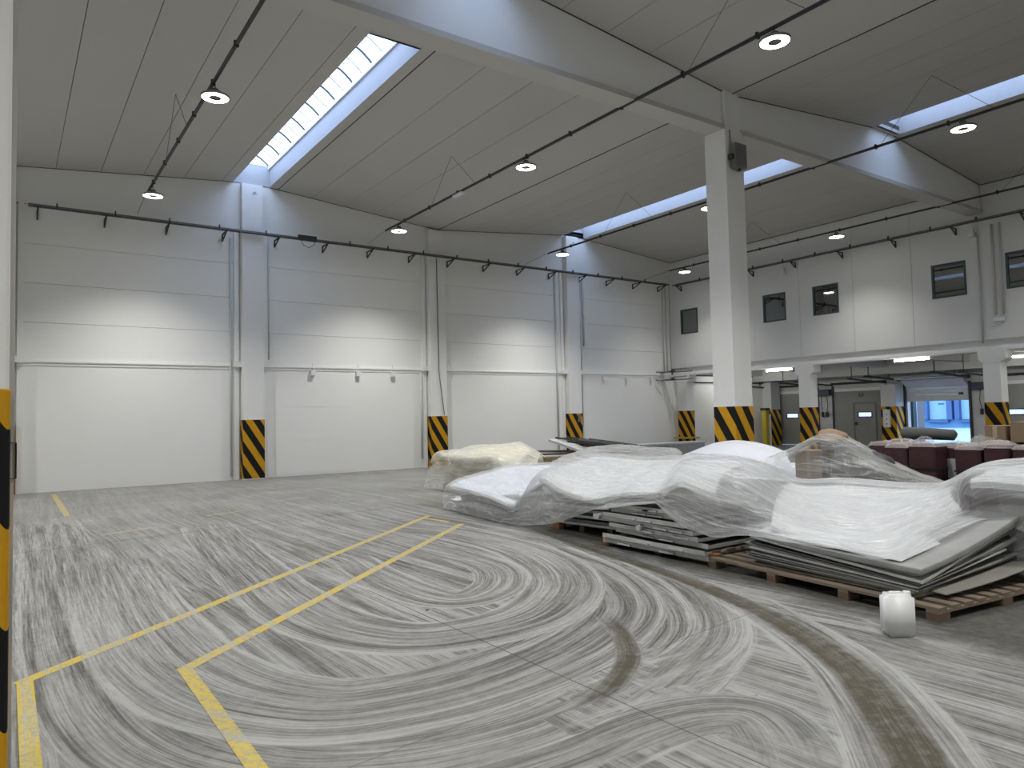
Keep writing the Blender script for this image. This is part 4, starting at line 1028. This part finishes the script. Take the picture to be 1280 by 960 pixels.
def quad_sheet(pts, thick, n=10, sagf=0.0, curl=0.0, seed=0, amp=0.006):
    """a board through four corners (near, right, far, left), bent by sag and curl"""
    P = [np.array(p, float) for p in pts]; g = np.zeros((n, n, 3))
    for i in range(n):
        for j in range(n):
            s, t = i / (n - 1), j / (n - 1)
            g[i, j] = P[0] * (1 - s) * (1 - t) + P[1] * s * (1 - t) + P[2] * s * t + P[3] * (1 - s) * t
            g[i, j, 2] += -sagf * 4 * (s * (1 - s) + t * (1 - t)) / 2 + curl * s * s * (1 - t) ** 2
    S_, T_ = np.meshgrid(np.linspace(0, 2, n), np.linspace(0, 2, n), indexing='ij'); g[..., 2] += amp * (fbm(S_ * 1.5, T_ * 1.5, seed, 2) - 0.4) * 2
    lo = g.copy(); lo[..., 2] -= thick; q = n * n; mb = MB(); mb.v = [tuple(p) for p in g.reshape(-1, 3)] + [tuple(p) for p in lo.reshape(-1, 3)]
    for a in range(n - 1):
        for b in range(n - 1):
            f = (a * n + b, (a + 1) * n + b, (a + 1) * n + b + 1, a * n + b + 1); mb.f += [f, tuple(q + k for k in reversed(f))]
    for a in range(n - 1):
        for x0, x1 in ((a * n, (a + 1) * n), (a * n + n - 1, (a + 1) * n + n - 1), (a, a + 1), ((n - 1) * n + a, (n - 1) * n + a + 1)): mb.f.append((x0, x1, q + x1, q + x0))
    return mb

# ------------------------------------------------------------------ pallets
def pallet(label, loc, rz, L_, W_, n, mat='wood', blk='woodd', h=0.14):
    """deck boards run along local y (length L_), spread over local x (width W_)"""
    t = thing('pallet', label, 'pallet', loc, rz)
    bw = W_ / n * 0.62
    for k in range(n):
        x = (W_ - bw) * k / (n - 1); obj('deck_board', B(x, x + bw, 0, L_, h - 0.022, h), M[mat], t)
    ny = 4 if L_ > 1.8 else 3
    for k in range(ny):
        y = (L_ - 0.1) * k / (ny - 1); obj('stringer', B(0, W_, y, y + 0.1, h - 0.045, h - 0.024), M[mat], t)
        for j in range(3):
            x = (W_ - 0.14) * j / 2; obj('block', B(x, x + 0.14, y - 0.0, y + 0.1, 0.018 if h > 0.12 else 0.0, h - 0.047), M[blk], t)
    for j in range(3 if h > 0.12 else 0):
        x = (W_ - 0.12) * j / 2; obj('skid', B(x, x + 0.1, 0, L_, 0, 0.018), M[blk], t)
    return t
pallet('long wooden pallet under the near grey panel stack', (5.72, 2.66, 0), math.radians(-7), 2.42, 1.85, 11, h=0.105)
pallet('wooden pallet with orange blocks between the two nearest stacks', (6.14, 5.00 + 0.12, 0), math.radians(-3), 0.5, 1.3, 6, 'wood', 'woodd')
for y, w_ in ((5.5, 'right'), (6.25, 'left')):
    o = obj('bearer', B(6.2, 7.4, y, y + 0.1, 0, 0.035), M['woodd']); tag(o, 'thin dark bearer under the frame stack, %s one' % w_, 'bearer')
pallet('low pallet under the second stack from the left', (6.6, 7.15, 0), math.radians(2), 1.2, 1.2, 7, 'woodd', 'woodd', 0.10)
pallet('low dark pallet under the far left stack', (6.45, 8.95, 0), math.radians(0), 1.9, 1.3, 7, 'woodd', 'woodd')
pallet('low pallet under the cream wrapped load', (8.25, 12.4, 0), math.radians(0), 2.2, 1.5, 7, 'woodd', 'woodd')
pallet('pallet under the cartons beneath the thin tented sheet', (8.3, 4.1, 0), 0, 2.0, 1.2, 7, 'woodd', 'woodd')

for x, y, w_ in ((6.08, 5.02, 'beside the left end of the long pallet'), (6.16, 5.85, 'under the middle of the frame stack'), (6.08, 6.66, 'under the left end of the frame stack'), (6.45, 8.1, 'under the edge of the left clear sheet')):
    o = obj('wood_block', MB().rbox(x, x + 0.1, y, y + 0.12, 0, 0.125, 0.004), M['orange']); tag(o, 'orange brown wood block %s' % w_, 'block')
# near grey panel stack: corners near, right, far, left
near0, right0, far0, left0 = (5.83, 2.84), (7.45, 2.72), (7.85, 4.72), (6.08, 4.62)
K = 13
for k in range(K):
    f = k / (K - 1); jx, jy = rnd.uniform(-0.03, 0.03), rnd.uniform(-0.04, 0.03)
    zl = 0.125 + f * 0.265; zn = 0.125 + f * 0.145; zrg = 0.13 + f * 0.14 if k < 4 else (0.25 + (f - 0.3) * 0.38)
    if k >= K - 2: zrg += 0.05
    th = 0.012 if k < K - 2 else 0.022
    dn = 0.16 * (1 - f); mat = ('sheetg', 'sheetd', 'sheetw', 'sheetg', 'sheetd')[k % 5] if k >= 3 else 'sheetb'
    pts = [(near0[0] + jx + dn * 0.4, near0[1] + jy + dn * 0.6, zn), (right0[0] + jx - (0.25 if k in (3, 6, 7) else 0), right0[1] + jy + 0.05, zrg), (far0[0], far0[1], 0.15 + f * 0.29), (left0[0] + jx * 2, left0[1] + jy * 2, zl)]
    o = obj('metal_sheet', quad_sheet(pts, th, 8, 0.005, 0.06 if k in (1, 2) else 0.0, k), M[mat])
    tag(o, '%s sheet up of the near grey stack behind the canister' % ORD[k], 'sheet', 'sheets of the near grey stack')
# two padded sheets on top with rounded rims
def padded(label, pts, th, mat, seed):
    o = obj('padded_mat', quad_sheet(pts, th, 14, 0.065, 0.0, seed, 0.01), M[mat]); tag(o, label, 'panel')
    bv = o.modifiers.new('round', 'BEVEL'); bv.width = 0.014; bv.segments = 3; bv.limit_method = 'ANGLE'; bv.angle_limit = 1.0
    for p in o.data.polygons: p.use_smooth = True
    return o
padded('thick padded grey panel fanning out below the top one at right', [(5.86, 2.86, 0.315), (7.55, 2.72, 0.46), (7.9, 4.7, 0.52), (6.1, 4.6, 0.425)], 0.035, 'sheetg', 3)
padded('top padded grey panel with rounded near corner under the plastic', [(5.79, 2.80, 0.372), (7.42, 2.70, 0.65), (7.95, 4.7, 0.62), (6.05, 4.66, 0.455)], 0.055, 'sheetg', 5)
o = obj('metal_sheet', quad_sheet([(6.02, 2.74, 0.15), (7.3, 2.52, 0.18), (7.4, 3.4, 0.19), (6.2, 3.5, 0.16)], 0.008, 10, 0, 0.09, 9), M['sheetb']); tag(o, 'beige curled sheet poking out low at the right end of the near stack', 'sheet')
o = obj('foam_board', quad_sheet([(5.87, 3.00, 0.390), (6.9, 3.0, 0.475), (7.5, 4.5, 0.56), (6.05, 4.5, 0.435)], 0.006, 10, 0, 0, 12), M['board']); tag(o, 'thin pale sheet whose corner points at the canister', 'board')

# slatted frame stack (second nearest): long steel trays lying along the aisle
spec = [(6.05, 5.10, 6.72, 0.045, 0.05, 0.0), (6.02, 5.12, 6.70, 0.10, 0.115, 0.03), (6.10, 5.14, 6.55, 0.16, 0.19, -0.02), (6.06, 5.24, 6.62, 0.225, 0.25, 0.04), (6.05, 5.30, 6.9, 0.285, 0.33, 0.0), (6.02, 5.38, 6.68, 0.36, 0.375, 0.02), (6.08, 5.42, 6.6, 0.425, 0.43, 0.0), (6.05, 5.50, 6.62, 0.49, 0.475, 0.02)]
for k, (x, ya, yb, za, zb, j) in enumerate(spec):
    t = thing('steel_tray', '%s pale steel tray up in the frame stack behind the canister pallet' % ORD[k], 'tray', (x, ya, 0), 0, 'trays of the slatted frame stack')
    L_ = yb - ya; wd = 1.45 + 0.1 * (k % 3); h = 0.052
    zz = lambda y, e=0.0: za + (zb - za) * y / L_ + 0.06 * 0 + e
    lift = max(za, 0.17)
    def P(x_, y_, e): return (x_, y_, max(0.04, zz(y_)) + e)
    mb = MB().hexa([P(0, 0, 0), P(wd, 0, 0), P(wd, L_, 0), P(0, L_, 0), P(0, 0, 0.006), P(wd, 0, 0.006), P(wd, L_, 0.006), P(0, L_, 0.006)])
    obj('pan', mb, M['sheetg'], t)
    m2 = MB().hexa([P(0, 0, 0.006), P(0.012, 0, 0.006), P(0.012, L_, 0.006), P(0, L_, 0.006), P(0, 0, h), P(0.012, 0, h), P(0.012, L_, h), P(0, L_, h)])
    m2.hexa([P(0.012, 0, 0.006), P(wd, 0, 0.006), P(wd, 0.012, 0.006), P(0.012, 0.012, 0.006), P(0.012, 0, h * 0.7), P(wd, 0, h * 0.7), P(wd, 0.012, h * 0.7), P(0.012, 0.012, h * 0.7)])
    obj('rim', m2, M['sheetw'], t)
    for q in range(2): yy = 0.05 + rnd.random() * (L_ - 0.3); obj('lip', MB().hexa([P(-0.03, yy, 0.01), P(0, yy, 0.01), P(0, yy + 0.22, 0.01), P(-0.03, yy + 0.22, 0.01), P(-0.03, yy, 0.028), P(0, yy, 0.028), P(0, yy + 0.22, 0.028), P(-0.03, yy + 0.22, 0.028)]), M['sheetw'], t)
o = obj('metal_sheet', quad_sheet([(6.02, 5.62, 0.635), (7.3, 5.6, 0.85), (7.6, 6.7, 0.83), (5.99, 6.72, 0.475)], 0.012, 10, 0, 0, 5), M['sheetw']); tag(o, 'bent pale sheet tilted down on top of the frame stack', 'sheet')
for yy, zz, lab in ((6.76, 0.36, 'left'), (6.05, 0.30, 'middle')):
    o = obj('foam_plug', MB().tube([(5.98, yy, zz), (6.12, yy + 0.02, zz + 0.01)], 0.035, 12), M['sheetw']); tag(o, 'rounded pale plug stuck between the steel trays, %s one' % lab, 'plug')

# second stack from the left: stepped boards under the sheet
spec = [(6.46, 6.80, 8.35, 0.13, 'sheetw'), (6.44, 6.84, 8.15, 0.175, 'sheetd'), (6.40, 6.80, 8.2, 0.245, 'sheetw'), (6.36, 6.9, 8.3, 0.33, 'sheetg'), (6.34, 6.92, 8.3, 0.39, 'sheetw'), (6.38, 6.95, 8.3, 0.45, 'sheetg')]
for k, (x, ya, yb, z, mt) in enumerate(spec):
    o = obj('metal_sheet', quad_sheet([(x, ya, z + 0.03), (x + 1.4, ya, z + 0.05), (x + 1.4, yb, z + 0.03), (x, yb, z)], 0.032, 5, 0, 0, k + 3), M[mt]); tag(o, '%s board up of the stack left of the frame stack' % ORD[k], 'board', 'boards of the second stack')
o = obj('foam_block', MB().rbox(6.55, 7.8, 7.1, 8.4, 0.48, 0.58, 0.03), M['sheetw']); tag(o, 'thick grey block inside the second stack under the plastic', 'block')
# far left stack
for k in range(6):
    x = 6.40 + 0.03 * (k % 3); z = 0.155 + k * 0.045
    o = obj('metal_sheet', quad_sheet([(x, 9.05 + 0.05 * (k % 2), z), (x + 1.5, 9.1, z), (x + 1.5, 10.9, z), (x, 10.85 - 0.04 * k, z)], 0.035, 5, 0, 0, k + 30), M['sheetd' if k % 2 else 'sheetg']); tag(o, '%s dark board up in the far left wrapped stack' % ORD[k], 'board', 'boards of the far left stack')
# cream load: rolls of foam seen through the sheet
for i, (yy, zz, r) in enumerate(((12.55, 0.30, 0.15), (12.9, 0.62, 0.13), (13.25, 0.30, 0.15), (13.55, 0.63, 0.13), (13.9, 0.30, 0.15), (14.2, 0.58, 0.12), (14.45, 0.29, 0.14))):
    t = thing('foam_roll', 'cream foam roll under the far left sheet, %s from the right' % ORD[i], 'roll', (8.3, yy, zz), 0, 'cream foam rolls')
    obj('roll', MB().tube([(0, 0, 0), (0.3, 0.02, 0.004), (0.9, 0, 0), (1.5, 0.02, 0)], r, 16), M['cream'], t, smooth=False)
    obj('core', MB().tube([(-0.004, 0, 0), (0.1, 0, 0)], r * 0.3, 10), M['blackp'], t)
o = obj('carton', MB().rbox(8.6, 9.7, 12.3, 14.4, 0.16, 0.30, 0.01), M['cartonl']); tag(o, 'flat cardboard layer beneath the cream foam rolls', 'carton')
o = obj('foam_board', sub(NETS['yellow'], 0.05, 0.85, 0.42, 0.8, 24, 0.06, 0.05), M['cream']); tag(o, 'cream top board under the far left sheet', 'board')
o = obj('carton', MB().rbox(9.0, 10.3, 12.9, 15.0, 0.31, 0.72, 0.02), M['cartonl']); tag(o, 'cardboard box at the back of the cream wrapped load', 'carton')
# under dome and back sheets
o = obj('padded_load', MB().rbox(9.45, 11.2, 6.7, 8.3, 0.02, 0.72, 0.12, 5), M['board']); tag(o, 'bulky white load under the humped sheet', 'load')
o = obj('padded_load', MB().rbox(10.2, 11.6, 10.0, 12.3, 0.02, 0.58, 0.08, 4), M['sheetw']); tag(o, 'pale load under the crumpled sheet beyond the left stacks', 'load')
# wrapped load at the right edge
t = thing('wrapped_crate', 'tall grey sided load under plastic at the right edge', 'crate', (7.5, 1.3, 0))
obj('body', MB().rbox(0, 1.3, 0, 1.62, 0.14, 0.86, 0.02), M['sheetg'], t); obj('lid', MB().rbox(-0.02, 1.32, -0.02, 1.64, 0.86, 0.89, 0.01), M['board'], t)
for y in (0.1, 0.8, 1.45): obj('foot', B(0.05, 1.25, y, y + 0.1, 0, 0.14), M['woodd'], t)
o = obj('plastic_flap', quad_sheet([(6.95, 2.05, 0.05), (7.35, 1.4, 0.35), (7.4, 2.3, 0.48), (7.15, 2.55, 0.22)], 0.004, 10, 0.02, 0, 7, 0.03), M['can']); tag(o, 'pale plastic flap hanging low at the right edge', 'plastic')

# cartons under the tent
t = thing('carton', 'pale carton standing under the tented clear sheet', 'carton', (8.72, 5.42, 0.62), math.radians(8))
obj('box', MB().rbox(0, 0.4, 0, 0.36, 0, 0.46, 0.006), M['cartonl'], t); obj('tape', B(-0.003, 0.0, 0.15, 0.20, 0.1, 0.46), M['tape'], t)
o = obj('load_base', MB().rbox(8.4, 9.6, 4.15, 5.9, 0.15, 0.62, 0.02), M['sheetw']); tag(o, 'pale base load below the cartons under the tent', 'load')
m2 = MB()
for a in range(13):
    th = math.pi * a / 12; 
mb = MB().lathe([(0.0, 0.30), (0.15, 0.29), (0.28, 0.22), (0.34, 0.1), (0.32, 0.0), (0.0, 0.0)], 18)
mb.v = [(x * 1.1 * (1 + 0.15 * math.sin(5 * x + 3 * y)), y * 1.45 * (1 + 0.1 * math.sin(7 * y)), z * (1 + 0.2 * math.sin(6 * x))) for x, y, z in mb.v]
o = obj('dark_bag', mb, M['darkbag'], smooth=True, loc=(8.92, 5.0, 0.74)); tag(o, 'dark grey bag slumped under the tented sheet', 'bag')
mb = MB().lathe([(0.0, 0.13), (0.08, 0.12), (0.14, 0.09), (0.155, 0.03), (0.09, -0.01), (0.0, 0.0)], 16)
mb.v = [(x * (1 + 0.3 * math.sin(9 * y + 2)), y * 1.3 * (1 + 0.2 * math.sin(8 * x)), z + 0.04 * math.sin(11 * x) + 0.03 * math.sin(13 * y)) for x, y, z in mb.v]
o = obj('paper_bag', mb, M['paper'], smooth=True, loc=(9.0, 5.44, 1.20)); tag(o, 'crumpled brown paper on the peak of the tented sheet', 'paper')
o = obj('paper_scrap', quad_sheet([(8.9, 5.18, 1.20), (9.2, 5.15, 1.14), (9.2, 5.38, 1.26), (8.95, 5.38, 1.24)], 0.004, 8, 0, 0.04, 3, 0.03), M['paper']); tag(o, 'loose brown paper flap right of the crumpled paper', 'paper')

# ------------------------------------------------------------------ maroon bales
bales = [(11.72, 6.18, 0.34), (11.53, 5.79, 0.37), (11.53, 5.40, 0.41), (11.85, 5.05, 0.36), (11.52, 4.77, 0.36), (11.50, 4.40, 0.34), (11.5, 3.98, 0.42), (12.3, 6.0, 0.45), (12.3, 5.3, 0.45), (12.3, 4.5, 0.45)]
for i, (x, yy, w) in enumerate(bales):
    t = thing('fabric_bale', 'maroon plastic-wrapped bale, %s from the left in the %s row' % (ORD[i if i < 7 else i - 7], 'front' if i < 7 else 'back'), 'bale', (x, yy, 0.12), rnd.uniform(-0.06, 0.06), 'maroon bales')
    h = 0.93 + rnd.uniform(-0.02, 0.02)
    b_ = MB().rbox(-w / 2, w / 2, -w / 2, w / 2, 0, h, 0.04, 3)
    obj('bale', b_, M['maroon'], t)
    obj('strap', B(-w / 2 - 0.008, w / 2 + 0.008, -w / 2 - 0.008, w / 2 + 0.008, h * 0.60, h * 0.60 + 0.025), M['blackp'], t)
    n = 9; m2 = MB(); m2.v = []
    for a in range(n):
        for c in range(n):
            u, v = a / (n - 1) - 0.5, c / (n - 1) - 0.5; m2.v.append((u * (w + 0.03), v * (w + 0.03), h + 0.012 + 0.05 * rnd.random() * (1 - 2 * max(abs(u), abs(v))) - (0.05 if max(abs(u), abs(v)) > 0.49 else 0)))
    m2.f = [(a * n + c, (a + 1) * n + c, (a + 1) * n + c + 1, a * n + c + 1) for a in range(n - 1) for c in range(n - 1)]
    o = obj('wrap', m2, M['wrapw'], t, smooth=True)
    if i == 3: obj('paper_label', B(-w / 2 - 0.012, -w / 2 - 0.008, -0.12, 0.16, 0.42, 0.72), M['sheetw'], t)
for k, (a, b) in enumerate(((3.6, 4.95), (5.0, 6.45))):
    pallet('dark pallet under the maroon bales, %s one' % ('right', 'left')[k], (11.0, a, 0), 0, b - a, 1.75, 8, 'woodd', 'woodd', 0.12)
t = thing('felt_roll', 'grey felt roll lying across the maroon bales', 'roll', (12.0, 5.62, 1.18))
obj('roll', MB().tube([(0.0, -0.42, -0.01), (0.0, -0.39, 0), (0.02, 0, 0.02), (0.03, 0.36, 0.03), (0.03, 0.41, 0.03)], [0.05, 0.085, 0.095, 0.10, 0.06], 18), M['mat_'], t, smooth=True)
def crumple(name, label, loc, r, sx, sy, sz, mat, seed, parent=None):
    n = 16; v = []
    for i in range(n):
        for j in range(n):
            u, w_ = (i / (n - 1) - 0.5) * 2, (j / (n - 1) - 0.5) * 2; rr = max(0, 1 - u * u - w_ * w_) ** 0.5
            z = rr * (0.4 + 0.9 * float(fbm(np.array(i * 0.5), np.array(j * 0.5), seed, 3)))
            v.append((u * sx * r, w_ * sy * r, z * sz * r))
    mb = MB(); mb.v = v; mb.f = [(i * n + j, (i + 1) * n + j, (i + 1) * n + j + 1, i * n + j + 1) for i in range(n - 1) for j in range(n - 1)]
    o = obj(name, mb, mat, parent, smooth=False, loc=loc); tag(o, label, 'plastic'); return o
crumple('plastic_scrap', 'crumpled wrap scrap on the leftmost maroon bales', (11.75, 5.9, 1.07), 0.16, 1, 1.4, 0.45, M['wrapw'], 2)
crumple('plastic_scrap', 'tall clear wrap scrap on bales right of the felt roll', (12.0, 4.78, 1.07), 0.17, 1, 1.3, 0.8, M['wrapw'], 4)
crumple('plastic_scrap', 'pinkish wrap scrap on bales below the brown cartons', (11.5, 4.45, 1.07), 0.18, 1, 1.3, 0.4, M['wrapw'], 8)
crumple('plastic_scrap', 'looped clear wrap hanging in front of the felt roll', (11.75, 5.55, 1.07), 0.11, 0.7, 1.3, 1.0, M['wrapw'], 11)
for i, (x, yy, w, d, h, lab) in enumerate(((12.1, 4.62, 0.36, 0.28, 0.24, 'left brown carton on the maroon bales'), (12.15, 4.20, 0.45, 0.46, 0.29, 'right brown carton on the maroon bales'))):
    t = thing('carton', lab, 'carton', (x, yy, 1.08), rnd.uniform(-0.1, 0.1))
    obj('box', MB().rbox(-w / 2, w / 2, -d / 2, d / 2, 0, h, 0.006), M['carton'], t); obj('tape', B(-w / 2 - 0.003, -w / 2, -0.03, 0.03, 0.05, h), M['tape'], t)
    obj('flap', B(-w / 2 - 0.002, w / 2, -d / 2, -0.004, h, h + 0.005).box(-w / 2 - 0.002, w / 2, 0.004, d / 2, h, h + 0.005), M['cartonl'], t)

# ------------------------------------------------------------------ junk pile by the far wall
J = [((11.5, 16.5, 0.68), (12.3, 14.0, 0.72)), ((11.8, 16.2, 0.66), (12.6, 13.8, 0.68)), ((11.5, 15.8, 0.60), (12.9, 14.6, 0.62)), ((11.4, 16.3, 0.52), (12.2, 14.0, 0.56)), ((11.7, 16.6, 0.46), (12.6, 14.0, 0.47)), ((11.5, 16.0, 0.38), (12.8, 14.6, 0.39)), ((11.4, 16.4, 0.29), (12.2, 14.0, 0.31)), ((11.8, 16.2, 0.21), (12.5, 14.0, 0.22)), ((11.6, 16.3, 0.12), (12.4, 14.2, 0.13))]
for k, (a, b) in enumerate(J):
    o = obj('old_plank', MB().bar(a, b, 0.16, 0.035), M['woodd' if k % 3 else 'sheetd']); tag(o, 'dark plank in the junk pile beyond the stacks, %s from its top' % ORD[k], 'plank', 'planks of the junk pile')
for k in range(3):
    o = obj('timber', B(11.5 + 0.7 * k, 11.6 + 0.7 * k, 14.2, 15.9, 0.0, 0.10), M['woodd']); tag(o, 'timber bearer under the junk pile, %s one' % ('left', 'middle', 'right')[k], 'timber')
FR = [((12.0, 15.1, 1.05), (12.3, 12.9, 0.84), 'dsteel', 0.04), ((12.2, 14.4, 1.00), (12.5, 12.8, 0.84), 'sheetd', 0.04), ((12.1, 14.7, 0.95), (12.4, 12.9, 0.78), 'dsteel', 0.05), ((12.2, 14.2, 0.86), (12.4, 12.9, 0.72), 'woodd', 0.07)]
for k, (a, b, mt, h) in enumerate(FR):
    t = thing('leaning_ladder', 'long ladder-like frame leaning over the junk pile, %s from the top' % ORD[k], 'frame', (0, 0, 0), 0, 'leaning frames')
    A, C_ = Vector(a), Vector(b); d_ = (C_ - A).normalized(); s_ = Vector((-d_.y, d_.x, 0)) * 0.45
    obj('rail', MB().bar(A, C_, 0.04, h), M[mt], t); obj('rail', MB().bar(A + s_, C_ + s_, 0.04, h), M[mt], t)
    for q in range(6): p = A + (C_ - A) * (0.08 + q * 0.168); obj('rung', MB().bar(p, p + s_, 0.04, 0.03), M[mt], t)
t = thing('bracing_rack', 'low rack of crossed timbers carrying the leaning frames', 'rack', (12.1, 13.2, 0))
for q in range(4): obj('upright', B(0.1 + q * 0.5, 0.18 + q * 0.5, 0.4 + 0.1 * q, 0.48 + 0.1 * q, 0, 0.70), M['woodd'], t)
obj('cross_bar', B(0, 1.9, 0.5, 0.58, 0.62, 0.70), M['woodd'], t)
o = obj('white_plank', MB().bar((11.85, 15.05, 0.99), (11.95, 13.95, 0.74), 0.30, 0.06), M['sheetw']); tag(o, 'dusty white plank sloping down over the junk pile', 'plank')
o = obj('white_plank', MB().bar((12.25, 14.9, 0.90), (12.3, 13.9, 0.68), 0.18, 0.04), M['sheetw']); tag(o, 'second white plank just under the sloping one', 'plank')
crumple('plastic_scrap', 'crumpled clear wrap at the foot of the white sloping plank', (11.4, 13.7, 0.50), 0.28, 1.1, 1.2, 0.5, M['wrapw'], 21)
o = obj('carton', MB().rbox(10.8, 11.3, 14.6, 15.2, 0.0, 0.5, 0.01), M['cartonl']); tag(o, 'pale carton left of the dark planks', 'carton')
# low grey steel cabinet along the far wall
t = thing('low_bench', 'long low grey steel bench near the far right corner', 'bench', (18.4, 19.6, 0))
obj('top', B(0, 5.0, 0, 0.8, 0.42, 0.48), M['sheetw'], t)
obj('front', B(0.05, 4.95, 0.05, 0.10, 0.05, 0.42), M['sheetg'], t)
for q in range(4): obj('leg', B(0.1 + 1.55 * q, 0.18 + 1.55 * q, 0.12, 0.7, 0, 0.42), M['dsteel'], t)

# ------------------------------------------------------------------ canister on the floor
t = thing('canister', 'white translucent plastic jerrycan standing alone before the near stack', 'canister', (5.20, 2.70, 0), math.radians(-38))
bm = bmesh.new(); bmesh.ops.create_cube(bm, size=1.0)
for v in bm.verts: v.co = Vector((v.co.x * 0.195, v.co.y * 0.15, (v.co.z + 0.5) * 0.292 + 0.0))
bmesh.ops.bevel(bm, geom=list(bm.edges) + list(bm.verts), offset=0.022, segments=3, affect='EDGES')
me = bpy.data.meshes.new('body'); bm.to_mesh(me); bm.free(); me.materials.append(M['can'])
for p in me.polygons: p.use_smooth = True
o = bpy.data.objects.new('body', me); COL.objects.link(o); o.parent = t
obj('handle', MB().tube([(-0.06, 0, 0.286), (-0.05, 0, 0.297), (0.02, 0, 0.298), (0.035, 0, 0.288)], 0.011, 10), M['can'], t, smooth=True)
obj('cap', MB().lathe([(0.0, 0.306), (0.024, 0.306), (0.026, 0.30), (0.026, 0.286), (0.0, 0.286)], 16, (0.07, 0)), M['can'], t)
obj('moulded_seam', B(-0.0985, 0.0985, -0.002, 0.002, 0.025, 0.27), M['can'], t)
# small debris
for i, (x, yy, lab) in enumerate(((7.35, 12.35, 'white scrap on the floor left of the far stack'), (7.15, 12.15, 'smaller white scrap beside the first one'))):
    o = obj('paper_scrap', quad_sheet([(x, yy, 0.03), (x + 0.25, yy, 0.05), (x + 0.3, yy + 0.3, 0.04), (x + 0.02, yy + 0.25, 0.05)], 0.01, 6, 0, 0.03, i, 0.02), M['white']); tag(o, lab, 'scrap')
